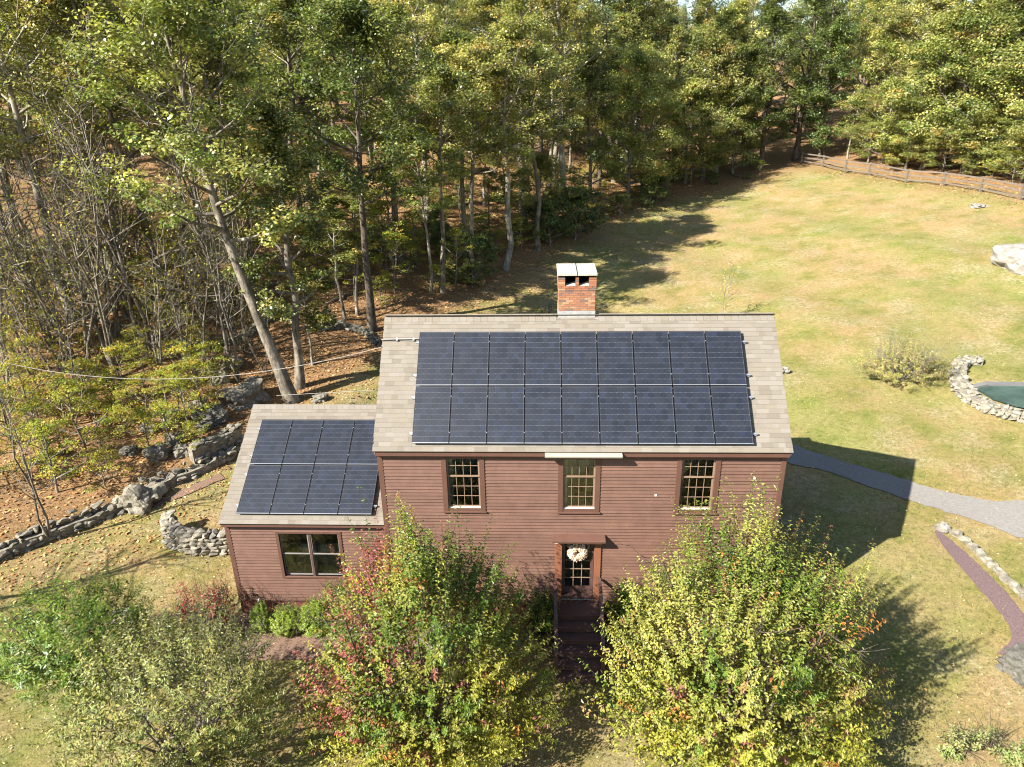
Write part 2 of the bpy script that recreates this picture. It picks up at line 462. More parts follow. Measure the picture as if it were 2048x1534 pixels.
def sheet(name, left, right, mat, lift, n=6, label=None, kind='structure'):
    """ground-hugging strip between two polylines of world points"""
    V, F = [], []
    m = len(left)
    for a, b in zip(left, right):
        ja, jb = R.gauss(0, .02), R.gauss(0, .02)
        a, b = Vector(a[:2]), Vector(b[:2]); a, b = a.lerp(b, ja), b.lerp(a, jb)
        for k in range(n+1):
            p = Vector(a[:2]).lerp(Vector(b[:2]), k/n)
            V.append((p.x, p.y, h1(p.x, p.y)+lift))
    for i in range(m-1):
        for k in range(n):
            F.append((i*(n+1)+k, i*(n+1)+k+1, (i+1)*(n+1)+k+1, (i+1)*(n+1)+k))
    F = [f[::-1] for f in F] if True else F
    me = bpy.data.meshes.new(name); me.from_pydata(V, [], F); me.materials.append(mat)
    o = link(bpy.data.objects.new(name, me)); tag(o, label, kind=kind)
    return o
def smooth_px(pts, per=8):
    out = []
    P = [Vector((*p, 0)) for p in pts]
    P = [P[0]*2-P[1]]+P+[P[-1]*2-P[-2]]
    for i in range(1, len(P)-2):
        for k in range(per):
            t = k/per
            a, b, c, d = P[i-1:i+3]
            out.append(.5*((2*b)+(-a+c)*t+(2*a-5*b+4*c-d)*t*t+(-a+3*b-3*c+d)*t**3))
    out.append(P[-2])
    return [(q.x, q.y) for q in out]
pu = smooth_px([(1530, 868), (1590, 893), (1680, 922), (1790, 955), (1890, 985), (1985, 1003), (2060, 1000), (2200, 985)])
pl = smooth_px([(1510, 905), (1585, 929), (1660, 946), (1740, 975), (1838, 1008), (1950, 1043), (2060, 1085), (2200, 1130)])
sheet('path', [spot(*q) for q in pu], [spot(*q) for q in pl], MT['asphalt'], .03)
bu = smooth_px([(1873, 1060), (1905, 1085), (1950, 1125), (1995, 1170), (2035, 1215), (2062, 1262), (2075, 1320)])
bl = smooth_px([(1868, 1066), (1884, 1092), (1922, 1138), (1968, 1192), (2008, 1240), (2022, 1280), (1992, 1310)])
sheet('mulch_bed', [spot(*q) for q in bu], [spot(*q) for q in bl], MT['mulchp'], .035)
sheet('mulch_bed', [(-4.9, .7), (-3.8, .7), (-2, .7), (-.6, .7), (.3, .2), (1.6, .2)], [(-5.2, -1.3), (-3.8, -1.25), (-2, -1.2), (-.7, -1.3), (.4, -1.6), (1.6, -1.5)], MT['mulchr'], .035)
ru = smooth_px([(318, 1003), (345, 990), (395, 968), (440, 948)]); rl = smooth_px([(300, 1020), (345, 1003), (400, 980), (450, 958)])
sheet('mulch_bed', [spot(*q) for q in ru], [spot(*q) for q in rl], MT['mulchr'], .035)

# ------------------------------------------------------------------ the house
X0, X1, YF = .07, 11.13, .22
EZ, RY, RZ = 6.2, 2.9, 9.1
BY, BZ = 7.6, 5.4
house = thing('house', 'two storey red-brown clapboard house with tan shingle roof, brick chimney and one storey wing', 'house', (0, 0, 0))
EXPO = .105
WIN = [(1.81, 3.00), (5.02, 6.18), (8.23, 9.41)]
WZ0, WZ1 = 4.20, 5.93
DOOR = (4.95, 6.27)
def wall_boxes(mb, x0, x1, z0, z1, y0, y1, holes):
    xs = sorted({x0, x1, *[h[0] for h in holes], *[h[1] for h in holes]})
    for a, b in zip(xs[:-1], xs[1:]):
        cur = z0
        for h in sorted([h for h in holes if h[0] <= a+1e-6 and h[1] >= b-1e-6], key=lambda h: h[2]):
            if h[2] > cur: mb.box(a, b, y0, y1, cur, h[2])
            cur = h[3]
        if cur < z1: mb.box(a, b, y0, y1, cur, z1)
    return mb
def clapboards(parent, x0, x1, z0, z1, y, holes):
    k = 0; z = z0
    while z < z1-.02:
        top = min(z+EXPO+.022, z1)
        segs = [(x0, x1)]
        for h in holes:
            if z+EXPO*.5 > h[2] and z+EXPO*.5 < h[3]:
                ns = []
                for a, b in segs:
                    if h[1] <= a or h[0] >= b: ns.append((a, b)); continue
                    if h[0] > a+.03: ns.append((a, h[0]))
                    if h[1] < b-.03: ns.append((h[1], b))
                segs = ns
        for a, b in segs:
            pieces = [a]
            c = a + R.uniform(1.4, 4.2)
            while c < b-1.0:
                pieces.append(c); c += R.uniform(2.2, 4.4)
            pieces.append(b)
            for p, q in zip(pieces[:-1], pieces[1:]):
                j = R.uniform(-.0015, .0015)
                t0, t1 = .034+j, .004
                MB().add([(p+.001, y, z), (q-.001, y, z), (q-.001, y-t0, z), (p+.001, y-t0, z),
                          (p+.001, y, top), (q-.001, y, top), (q-.001, y-t1, top), (p+.001, y-t1, top)],
                         [(0, 1, 2, 3), (7, 6, 5, 4), (3, 2, 6, 7), (1, 0, 4, 5), (2, 1, 5, 6), (0, 3, 7, 4)]).build('clapboard', MT['siding'], parent)
        z += EXPO
mainholes = [(a+.13, b-.13, WZ0+.10, WZ1-.02) for a, b in WIN] + [(5.15, 6.08, 1.15, 3.14)]
fwall = wall_boxes(MB(), X0, X1, .0, 5.98, YF, YF+.16, mainholes).build('front_wall', MT['room'], house)
clapholes = [(a, b, WZ0, 6.2) for a, b in WIN] + [(DOOR[0], DOOR[1], .0, 3.30)]
clapboards(fwall, X0+.13, X1-.13, 1.12, 5.86, YF, clapholes)
MB().box(X0+.005, X1-.005, YF-.012, YF, 0, 1.10).build('foundation', MT['found'], house)
MB().box(X0+.01, X1-.01, YF-.045, YF, 1.06, 1.12).build('water_table', MT['trim'], house)
# gables and back
gp = [(YF+.16, 0), (7.4, 0), (7.4, 5.42), (RY, RZ-.17), (YF+.16, 6.1)]
for xa, xb in ((X0+.002, X0+.16), (X1-.16, X1-.002)):
    MB().prism_x(gp, xa, xb).build('gable_wall', MT['siding'], house)
def gable_top(y):
    return (6.22-.17 + (y-0)*1.0) if y < RY else RZ-.17-(y-RY)*(RZ-BZ)/(BY-RY)
mb = MB()
for side, x in ((-1, X0), (1, X1)):
    z = 1.12
    while z < 8.9:
        y0 = YF+.14
        if z > 6.0: y0 = max(y0, z-6.05)
        y1 = 7.3
        zb = z+EXPO
        if zb > 5.3: y1 = min(y1, RY+(RZ-.2-zb)*(BY-RY)/(RZ-BZ))
        if y1-y0 > .1 and not (side < 0 and z < 3.3):
            xo = x+side*.02; xi = x
            lo, hi = sorted((xo, xi))
            mb.add([(xi, y0, z), (xi, y1, z), (xo, y1, z), (xo, y0, z), (xi, y0, zb), (xi, y1, zb), (x+side*.004, y1, zb), (x+side*.004, y0, zb)],
                   [(0, 1, 2, 3), (4, 5, 6, 7), (3, 2, 6, 7), (0, 3, 7, 4), (1, 2, 6, 5)])
        z += EXPO
tag(mb.build('gable_siding', MT['siding'], house), kind='stuff')
MB().box(X0, X1, 7.4, 7.55, 0, 5.35).build('back_wall', MT['siding'], house)
for xa, xb in ((X0-.012, X0+.13), (X1-.13, X1+.012)):
    MB().box(xa, xb, YF-.034, YF+.12, 1.0, 5.99).build('corner_board', MT['trim'], house, .004)
MB().box(X0-.03, X1+.03, .045, .075, 6.02, 6.155).build('fascia', MT['trim'], house, .004)
MB().box(X0-.02, X1+.02, .075, YF+.0, 5.99, 6.02).build('soffit', MT['trim'], house)
MB().box(X0+.14, X1-.14, YF-.030, YF-.001, 5.86, 5.988).build('frieze_board', MT['trim'], house)
MB().box(X0, X1, .4, 7.4, .9, 1.1).build('room_floor', MT['floorb'], house)
MB().box(X0+.1, X1-.1, .4, 7.3, 3.55, 3.7).build('upper_floor', MT['floorb'], house)
MB().box(X0+.17, X1-.17, 3.2, 3.3, 1.1, 5.9).build('inner_wall', MT['room'], house)
MB().box(X0+.17, X1-.17, .4, 7.3, 5.9, 5.96).build('ceiling', MT['room'], house)

def roof_slab(name, x0, x1, prof, parent):
    return MB().prism_x(prof, x0, x1).build(name, MT['deck'], parent)
s45 = math.sqrt(.5)
def off(y, z, ny, nz, t): return (y-ny*t, z-nz*t)
back_n = np.array([RZ-BZ, BY-RY]); back_n = back_n/np.linalg.norm(back_n)      # (y, z) outward
prof = [off(0, EZ, -s45, s45, .012), off(RY, RZ, 0, 1, .017), off(BY, BZ, back_n[0], back_n[1], .012),
        off(BY, BZ, back_n[0], back_n[1], .12), off(RY, RZ, 0, 1, .19), off(0, EZ, -s45, s45, .10)]
mroof = roof_slab('main_roof', .012, 11.19, prof, house)
TONES = [(.182, .160, .130), (.171, .149, .119), (.192, .170, .140), (.155, .133, .106), (.184, .158, .124), (.200, .178, .148)]
SH = {}
def shingle_mesh(w, t, L=.20):
    k = (round(w, 2), t)
    if k not in SH:
        # local: x across, y up-slope, z normal; butt thicker
        w = k[0]
        V = [(-w/2, 0, 0), (w/2, 0, 0), (w/2, L, -.004), (-w/2, L, -.004), (-w/2, 0, .013), (w/2, 0, .013), (w/2, L, .001), (-w/2, L, .001)]
        Fq = [(3, 2, 1, 0), (4, 5, 6, 7), (0, 1, 5, 4), (1, 2, 6, 5), (2, 3, 7, 6), (3, 0, 4, 7)]
        c = np.array([TONES[t]]*6)
        SH[k] = mesh_np('shingle', V, Fq, MT['shingle'], c)
    return SH[k]
def shingle_roof(x0, x1, origin_y, origin_z, ang, L, parent, hidden, n_parts, flip=False):
    """courses of tabs from the eave up; returns those not picked as single pieces"""
    ex = np.array([1, 0, 0]); ey = np.array([0, math.cos(ang), math.sin(ang)]); ez = np.array([0, -math.sin(ang), math.cos(ang)])
    if flip: ex = -ex; ey = np.array([0, -math.cos(ang), math.sin(ang)]); ez = np.array([0, math.sin(ang), math.cos(ang)])
    course = .137
    items = []
    k = 0; s = -.008
    while s < L-.05:
        x = x0 - R.choice([0, .05, .1, .13])
        while x < x1-.03:
            w = R.choice([.14, .18, .22, .27, .32, .36])
            a = max(x, x0-.012); b = min(x+w, x1+.012)
            x += w
            if b-a < .05: continue
            if hidden and hidden((a+b)/2, s+.07): continue
            c = np.array([(a+b)/2, origin_y, origin_z]) + ey*s - ez*.0115
            items.append((c, round(b-a, 2), R.choices(range(6), [5, 5, 3, 2, 4, 2])[0], R.random()))
        s += course
    if not flip:
        items.sort(key=lambda t: np.linalg.norm(t[0]-CAM))
    V, Fq, C = [], [], []
    mat = Matrix(((ex[0], ey[0], ez[0], 0), (ex[1], ey[1], ez[1], 0), (ex[2], ey[2], ez[2], 0), (0, 0, 0, 1)))
    q = mat.to_quaternion()
    for i, (c, w, t, j) in enumerate(items):
        c = c + ez*(j*.003)
        if i < n_parts:
            o = bpy.data.objects.new('shingle', shingle_mesh(w-.004, t))
            o.location = c; o.rotation_euler = q.to_euler()
            link(o, parent)
        else:
            me = shingle_mesh(w-.004, t)
            L3 = np.array([tuple(v.co) for v in me.vertices])
            b = len(V)*8
            V.append(c + L3[:, :1]*ex + L3[:, 1:2]*ey + L3[:, 2:]*ez)
            Fq += [[b+3, b+2, b+1, b], [b+4, b+5, b+6, b+7], [b, b+1, b+5, b+4], [b+1, b+2, b+6, b+5], [b+2, b+3, b+7, b+6], [b+3, b, b+4, b+7]]
            C += [TONES[t]]*6
    if V:
        o = link(bpy.data.objects.new('shingles', mesh_np('shingles', np.vstack(V), Fq, MT['shingle'], np.array(C))), parent)
        tag(o, kind='stuff')
AX, AV, PW, PH, GAP = 1.078, .19, .992, 1.65, .02          # solar array on the main roof
AW, AH = 9*PW+8*GAP, 2*PH+.03
def hid_main(x, s): return AX+.3 < x < AX+AW-.35 and AV+.3 < s < AV+AH-.2
shingle_roof(.0, 11.2, 0, EZ, math.radians(45.0), 4.06, mroof, hid_main, 200)
bang = math.atan2(RZ-BZ, BY-RY)
shingle_roof(.0, 11.2, BY, BZ, bang, math.hypot(RZ-BZ, BY-RY)-.04, mroof, None, 0, flip=True)
# ridge caps
x = .0
mb = MB()
while x < 11.17:
    w = .20
    if not (5.0 < x+.1 < 6.15):
        c = MB()
        xa, xb = x, min(x+w-.006, 11.21)
        c.add([(xa, RY-.14, RZ-.13), (xb, RY-.14, RZ-.135), (xb, RY, RZ+.012), (xa, RY, RZ+.020), (xb, RY+.16, RZ-.12), (xa, RY+.16, RZ-.115)],
              [(0, 1, 2, 3), (3, 2, 4, 5)])
        me = c.mesh('ridge_cap', MT['shingle'])
        a = me.attributes.new('tone', 'FLOAT_COLOR', 'FACE'); t = TONES[R.choice([0, 2, 5, 4, 2])]
        a.data.foreach_set('color', [*t, 1, *t, 1])
        o = link(bpy.data.objects.new('ridge_cap', me), mroof)
        sol = o.modifiers.new('thick', 'SOLIDIFY'); sol.thickness = .008
    x += w
# rake boards
for xa in (.02, 11.15):
    b = MB().prism_x([(.03, 6.10), (RY, RZ-.16), (RY, RZ-.32), (.17, 6.06)], xa, xa+.03)
    b.prism_x([(RY, RZ-.16), (BY-.05, BZ-.1), (BY-.15, BZ-.2), (RY, RZ-.32)], xa, xa+.03)
    b.build('rake_board', MT['trim'], house)

# ---- windows
def window(x0, x1, z0, z1, y, cols, rows_top, rows_bot, parent, cas=.14, muntin='muntin', head=True):
    w = thing_part('window', parent)
    MB().box(x0, x0+cas, y-.045, y+.10, z0, z1).build('casing', MT['trim'], w, .004)
    MB().box(x1-cas, x1, y-.045, y+.10, z0, z1).build('casing', MT['trim'], w, .004)
    if head: MB().box(x0+cas, x1-cas, y-.043, y+.10, z1-.10, z1).build('head_casing', MT['trim'], w)
    MB().box(x0-.025, x1+.025, y-.075, y+.10, z0-.045, z0).build('sill', MT['trim'], w, .004)
    MB().box(x0+cas, x1-cas, y-.03, y+.10, z0, z0+.085).build('apron', MT['trim'], w)
    ia, ib = x0+cas, x1-cas
    zb, zt = z0+.085, z1-(.10 if head else 0)
    zm = zb+(zt-zb)*rows_bot/(rows_bot+rows_top)
    for nm, za, zc, yo, rows in (('lower_sash', zb, zm+.02, .055, rows_bot), ('upper_sash', zm-.02, zt, .02, rows_top)):
        ys = y+yo
        s = MB()
        s.box(ia, ia+.045, ys, ys+.032, za, zc); s.box(ib-.045, ib, ys, ys+.032, za, zc)
        s.box(ia+.045, ib-.045, ys+.001, ys+.031, za, za+.05); s.box(ia+.045, ib-.045, ys+.001, ys+.031, zc-.045, zc)
        ga, gb, gz0, gz1 = ia+.045, ib-.045, za+.05, zc-.045
        so = s.build(nm, MT[muntin], w)
        mu = MB()
        for c in range(1, cols):
            xm = ga+(gb-ga)*c/cols; mu.box(xm-.007, xm+.007, ys+.002, ys+.026, gz0, gz1)
        for r in range(1, rows):
            zz = gz0+(gz1-gz0)*r/rows; mu.box(ga, gb, ys+.003, ys+.025, zz-.007, zz+.007)
        mu.build('muntins', MT[muntin], w)
        for c in range(cols):
            for r in range(rows):
                xa = ga+(gb-ga)*c/cols+.009; xb = ga+(gb-ga)*(c+1)/cols-.009
                za2 = gz0+(gz1-gz0)*r/rows+.009; zb2 = gz0+(gz1-gz0)*(r+1)/rows-.009
                t = R.uniform(-.003, .003); t2 = R.uniform(-.003, .003)
                MB().add([(xa, ys+.014-t, za2), (xb, ys+.014+t, za2), (xb, ys+.014+t2, zb2), (xa, ys+.014-t2, zb2)], [(0, 1, 2, 3)]).build('pane', MT['glass'], w)
    return w
def thing_part(name, parent):
    o = bpy.data.objects.new(name, None); o.empty_display_size = .1
    return link(o, parent)
for i, (a, b) in enumerate(WIN):
    window(a, b, WZ0, WZ1+.04, YF, 4, 2, 3, house, head=False)
def curtain(parent, x0, x1, y, z0, z1, mat):
    n = 24
    V = []; F = []
    for i in range(n+1):
        x = x0+(x1-x0)*i/n; yy = y+.02*math.sin(i*1.9)+.008*math.sin(i*5.1)
        V += [(x, yy, z0), (x, yy, z1)]
    F = [(2*i, 2*i+2, 2*i+3, 2*i+1) for i in range(n)]
    me = bpy.data.meshes.new('curtain'); me.from_pydata(V, [], F); me.materials.append(mat)
    return link(bpy.data.objects.new('curtain', me), parent)
for a, b in WIN:
    curtain(house, a+.13, a+.27, YF+.24, 4.2, 5.9, MT['cloth'])
# ---- door, surround, hood
door = thing_part('door', house)
for xa, xb in ((4.95, 5.15), (6.08, 6.27)):
    MB().box(xa, xb, YF-.06, YF+.14, 1.12, 3.17).build('pilaster', MT['doortrim'], door, .006)
MB().box(4.95, 6.27, YF-.055, YF+.14, 3.17, 3.33).build('lintel', MT['doortrim'], door)
MB().box(4.94, 6.28, YF-.085, YF-.058, 3.155, 3.19).build('lintel_moulding', plain('pale_moulding', (.5, .27, .17), .5, .05), door)
MB().add([(4.86, YF-.30, 3.33), (6.37, YF-.30, 3.33), (6.37, YF, 3.33), (4.86, YF, 3.33), (4.86, YF-.30, 3.40), (6.37, YF-.30, 3.40), (6.37, YF, 3.46), (4.86, YF, 3.46)],
         [(3, 2, 1, 0), (4, 5, 6, 7), (0, 1, 5, 4), (1, 2, 6, 5), (2, 3, 7, 6), (3, 0, 4, 7)]).build('hood', MT['trim'], door, .006)
dy = YF+.12
lf = MB()
lf.box(5.15, 5.25, dy, dy+.045, 1.30, 3.17); lf.box(5.98, 6.08, dy, dy+.045, 1.30, 3.17)
lf.box(5.25, 5.98, dy+.001, dy+.044, 1.30, 1.52); lf.box(5.25, 5.98, dy+.001, dy+.044, 3.07, 3.17)
lf.build('door_leaf', MT['wood_dark'], door)
mu = MB()
for c in (1, 2): xm = 5.25+.73*c/3; mu.box(xm-.011, xm+.011, dy+.005, dy+.035, 1.52, 3.07)
for r in range(1, 5): zz = 1.52+1.55*r/5; mu.box(5.25, 5.98, dy+.006, dy+.034, zz-.011, zz+.011)
mu.build('muntins', MT['muntin'], door)
for c in range(3):
    for r in range(5):
        xa = 5.25+.73*c/3+.011; xb = 5.25+.73*(c+1)/3-.011; za = 1.52+1.55*r/5+.011; zb = 1.52+1.55*(r+1)/5-.011
        t = R.uniform(-.002, .002)
        MB().add([(xa, dy+.02-t, za), (xb, dy+.02+t, za), (xb, dy+.02, zb), (xa, dy+.02, zb)], [(0, 1, 2, 3)]).build('pane', MT['glass'], door)
MB().box(5.12, 6.10, YF-.09, dy+.05, 1.24, 1.295).build('threshold', MT['wood_dark'], door)
MB().tube([(5.21, dy-.05, 2.22), (5.21, dy-.05, 2.34)], .012, 6).build('handle', MT['metal_dark'], door)
# ---- short gutter under the eave
MB().prism_x([(-.10, 6.155), (-.125, 6.12), (-.11, 6.065), (-.06, 6.045), (.04, 6.05), (.04, 6.16)], 4.66, 6.72).build('gutter', MT['gutter'], house, .004)
for x, z in ((10.35, 5.3), (7.72, 4.75)):
    MB().box(x-.03, x+.03, YF-.035, YF-.015, z-.025, z+.025).build('vent_cover', MT['cloth'], house)

# ---- wing
WY, WEY, WEZ = .72, .506, 3.51
WX0, WX1 = -4.94, .06
WANG = math.radians(30.49); WL = 4.265
WRY, WRZ = WEY+WL*math.cos(WANG), WEZ+WL*math.sin(WANG)
wingholes = [(-3.28, -1.49, 1.50, 3.05)]
wwall = wall_boxes(MB(), -4.87, .06, .0, 3.36, WY, WY+.16, wingholes).build('wing_front_wall', MT['room'], house)
clapboards(wwall, -4.87+.13, .058, .60, 3.26, WY, [(-3.38, -1.39, 1.43, 3.13)])
MB().box(-4.865, .06, WY-.012, WY, -.1, .585).build('wing_foundation', MT['found'], house)
MB().box(-4.88, .06, WY-.05, WY-.0, .555, .60).build('water_table', MT['trim'], house)
MB().box(-4.885, -4.74, WY-.034, WY+.12, .5, 3.38).build('corner_board', MT['trim'], house, .004)
MB().box(-4.90, .055, WEY+.045, WEY+.075, 3.36, 3.47).build('wing_fascia', MT['trim'], house, .004)
MB().box(-4.89, .055, WEY+.075, WY, 3.335, 3.36).build('wing_soffit', MT['trim'], house)
MB().box(-4.73, .055, WY-.03, WY-.001, 3.26, 3.334).build('frieze_board', MT['trim'], house)
wp = [(WY+.16, -.1), (7.5, -.1), (7.5, 3.3), (WRY, WRZ-.15), (WY+.16, 3.45)]
MB().prism_x(wp, -4.868, -4.72).build('gable_wall', MT['siding'], house)
mb = MB(); z = .6
while z < WRZ-.3:
    zb = z+EXPO; y0 = WY+.12; y1 = 7.5
    if zb > 3.4: y0 = max(y0, WEY+(zb-WEZ+.14)/math.tan(WANG)); y1 = min(y1, WRY+(WRZ-.14-zb)*(7.7-WRY)/(WRZ-3.3))
    if y1-y0 > .1:
        x = -4.87
        mb.add([(x, y0, z), (x, y1, z), (x-.02, y1, z), (x-.02, y0, z), (x, y0, zb), (x, y1, zb), (x-.004, y1, zb), (x-.004, y0, zb)],
               [(0, 1, 2, 3), (4, 5, 6, 7), (3, 2, 6, 7), (0, 3, 7, 4), (1, 2, 6, 5)])
    z += EXPO
tag(mb.build('gable_siding', MT['siding'], house), kind='stuff')
MB().box(-4.86, .06, 7.35, 7.5, 0, 3.3).build('back_wall', MT['siding'], house)
sw, cw = math.sin(WANG), math.cos(WANG)
prof = [off(WEY, WEZ, -sw, cw, .012), off(WRY, WRZ, 0, 1, .014), (7.75, 3.22), (7.75, 3.10), off(WRY, WRZ, 0, 1, .14), off(WEY, WEZ, -sw, cw, .10)]
wroof = roof_slab('wing_roof', -4.925, .055, prof, house)
WAX, WAV = -4.438, .269
def hid_wing(x, s): return WAX+.3 < x and WAV+.3 < s < WAV+AH-.2 and x < WAX+3.9
shingle_roof(WX0, .05, WEY, WEZ, WANG, WL-.04, wroof, hid_wing, 95)
b2 = math.atan2(WRZ-3.22, 7.75-WRY)
shingle_roof(WX0, .05, 7.75, 3.235, b2, math.hypot(WRZ-3.22, 7.75-WRY)-.05, wroof, None, 0, flip=True)
x = WX0
while x < .0:
    c = MB(); xa, xb = x, min(x+.194, .05)
    c.add([(xa, WRY-.15, WRZ-.08), (xb, WRY-.15, WRZ-.085), (xb, WRY, WRZ+.012), (xa, WRY, WRZ+.018), (xb, WRY+.15, WRZ-.09), (xa, WRY+.15, WRZ-.085)], [(0, 1, 2, 3), (3, 2, 4, 5)])
    me = c.mesh('ridge_cap', MT['shingle']); a = me.attributes.new('tone', 'FLOAT_COLOR', 'FACE'); t = TONES[R.choice([0, 2, 5, 4, 2])]
    a.data.foreach_set('color', [*t, 1, *t, 1])
    o = link(bpy.data.objects.new('ridge_cap', me), wroof); sol = o.modifiers.new('thick', 'SOLIDIFY'); sol.thickness = .008
    x += .2
MB().box(-4.85, .05, .9, 7.3, .45, .62).build('room_floor', MT['floorb'], house)
MB().box(-4.7, .05, 3.9, 4.0, .62, 3.4).build('inner_wall', MT['room'], house)
MB().box(-4.7, .05, .9, 7.3, 3.30, 3.35).build('ceiling', MT['room'], house)
# wide twin window of the wing
ww = thing_part('window', house)
ya = WY
for args, nm in (((-3.38, -3.28, ya-.045, ya+.1, 1.43, 3.13), 'casing'), ((-1.49, -1.39, ya-.045, ya+.1, 1.43, 3.13), 'casing'),
                 ((-3.28, -1.49, ya-.044, ya+.1, 3.05, 3.13), 'head_casing'), ((-3.28, -1.49, ya-.05, ya+.1, 1.43, 1.50), 'sill')):
    MB().box(*args).build(nm, MT['trim'], ww, .004)
MB().box(-2.42, -2.35, ya+.0, ya+.1, 1.50, 3.05).build('mullion', MT['wood_dark'], ww)
for a, b in ((-3.28, -2.42), (-2.35, -1.49)):
    s = MB(); zz = (1.50, 2.30, 3.05)
    for za, zc, yo in ((zz[0], zz[1]+.02, .05), (zz[1]-.02, zz[2], .015)):
        ys = ya+yo
        s.box(a, a+.03, ys, ys+.03, za, zc); s.box(b-.03, b, ys, ys+.03, za, zc)
        s.box(a+.03, b-.03, ys+.001, ys+.029, za, za+.045); s.box(a+.03, b-.03, ys+.001, ys+.029, zc-.04, zc)
        for c in range(1, 4):
            xm = a+.03+(b-a-.06)*c/4; s.box(xm-.005, xm+.005, ys+.014, ys+.024, za+.045, zc-.04)
        zm = (za+zc)/2; s.box(a+.03, b-.03, ys+.0145, ys+.0235, zm-.005, zm+.005)
        t = R.uniform(-.003, .003)
        MB().add([(a+.03, ys+.01-t, za+.045), (b-.03, ys+.01+t, za+.045), (b-.03, ys+.01, zc-.04), (a+.03, ys+.01, zc-.04)], [(0, 1, 2, 3)]).build('pane', MT['glass'], ww)
    s.build('sash', MT['sashw'], ww)
# pale daybed seen through the wing window
bed = thing('daybed', 'pale daybed seen through the wide window of the wing', 'bed', (-2.4, 1.50, .62))
MB().box(-1.1, 1.1, -.55, .80, .0, .66).build('mattress', MT['cloth'], bed, .06)
for xx in (-.62, .0, .62):
    MB().box(xx-.28, xx+.28, .50, .74, .66, 1.06).build('cushion', MT['cloth'], bed, .09)

# ---- chimney
CY0, CY1 = 2.86, 3.95
CX0, CX1 = 5.055, 6.105
chim = thing_part('chimney', house)
zb0 = 8.4
ZC1, ZTOP = 9.86, 10.28
MB().box(CX0+.012, CX1-.012, CY0+.012, CY1-.012, zb0, ZC1).build('chimney_core', MT['mortar'], chim)
BT = [(.29, .125, .065), (.32, .145, .075), (.25, .10, .055), (.34, .185, .10), (.17, .11, .09), (.30, .13, .075), (.36, .215, .125)]
BR = {}
def brick_mesh(l, w, h, t):
    k = (round(l, 3), round(w, 3), round(h, 3), t)
    if k not in BR:
        m = MB().box(-l/2, l/2, -w/2, w/2, -h/2, h/2)
        BR[k] = mesh_np('brick', m.v, m.f, MT['brick'], np.array([BT[t]]*6))
    return BR[k]
def brick(cx, cy, cz, l, w, h):
    o = bpy.data.objects.new('brick', brick_mesh(l, w, h, R.choices(range(7), [5, 5, 3, 4, 3, 4, 2])[0]))
    o.location = (cx, cy, cz); link(o, chim)
def brick_ring(x0, x1, y0, y1, z, bh, odd, skip=None):
    nf = max(1, round((x1-x0)/.21)); ls = (x1-x0)/nf
    def run(a, b, shift):
        n = max(1, round((b-a)/.21)); L = (b-a)/n
        cuts = [a] + [a+L*(i+(.5 if shift else 1)) for i in range(n if shift else n-1)] + [b]
        return list(zip(cuts[:-1], cuts[1:]))
    d = .09
    for a, b in run(x0, x1, odd):
        if not (skip and skip((a+b)/2)):
            brick((a+b)/2, y0+d/2, z+bh/2, b-a-.014, d, bh)
        brick((a+b)/2, y1-d/2, z+bh/2, b-a-.011, d, bh)
    for a, b in run(y0+d+.011, y1-d-.011, odd):
        brick(x0+d/2, (a+b)/2, z+bh/2, d, b-a-.011, bh)
        brick(x1-d/2, (a+b)/2, z+bh/2, d, b-a-.011, bh)
z = 9.255; k = 0
while z+.052 < ZC1+.001:
    brick_ring(CX0, CX1, CY0, CY1, z, .050, k % 2); z += .0645; k += 1
ox = [(5.24, 5.53), (5.63, 5.91)]
def skip_open(xc): return any(a-.05 < xc < b+.05 for a, b in ox)
zc = ZC1; k = 0
CB = .022
while zc+.05 < ZTOP:
    op = zc > 9.98
    if not op:
        brick_ring(CX0-CB, CX1+CB, CY0-CB, CY1+CB, zc, .0535, k % 2)
    else:
        y0, y1 = CY0-CB, CY1+CB
        for a, b in ((CX0-CB, 5.24), (5.53, 5.63), (5.91, CX1+CB)):
            for yy in (y0, y1-.09):
                brick((a+b)/2, yy+.045, zc+.027, b-a-.008, .09, .0535)
        n = 5; L = (y1-y0-.2)/n
        for i in range(n):
            for xx in (CX0-CB, CX1+CB-.09):
                brick(xx+.045, y0+.1+L*(i+.5), zc+.027, .09, L-.011, .0535)
    zc += .0625; k += 1
MB().box(CX0+.0, CX1-.0, CY0+.0, CY1-.0, ZC1, 9.985).build('flue_shelf', MT['mortar'], chim)
cm = MB()
for a, b in ((CX0-CB+.01, 5.23), (5.54, 5.62), (5.92, CX1+CB-.01)): cm.box(a, b, CY0-CB+.012, CY0+.06, 9.985, ZTOP+.002)
cm.box(CX0+.0, CX0+.06, CY0+.07, CY1, 9.985, ZTOP+.002); cm.box(CX1-.06, CX1, CY0+.07, CY1, 9.985, ZTOP+.002); cm.box(CX0+.06, CX1-.06, CY1-.06, CY1-.02, 9.985, ZTOP+.002)
cm.box(5.54, 5.62, CY0+.06, CY1-.1, 9.985, ZTOP+.002)
cm.build('flue_mortar', MT['black'], chim)
for a, b in ((5.24, 5.53), (5.63, 5.91)):
    MB().add([(a, CY0-.01, 9.987), (b, CY0-.01, 9.987), (b, CY0+.26, 10.06), (a, CY0+.10, 10.0)], [(0, 1, 2, 3)]).build('mortar_wash', MT['cap'], chim)
    MB().box(a+.02, b-.02, CY0+.30, CY1-.15, 9.987, 10.02).build('flue', MT['black'], chim)
cz0, cz1 = ZTOP+.004, ZTOP+.075
for a, b in ((5.015, 5.575), (5.592, 6.145)):
    MB().box(a, b, CY0-.06, CY1+.10, cz0, cz1).build('cap_slab', MT['cap'], chim, .008)
MB().box(5.576, 5.591, CY0-.05, CY1+.09, cz0+.005, cz1+.002).build('cap_joint', MT['black'], chim)
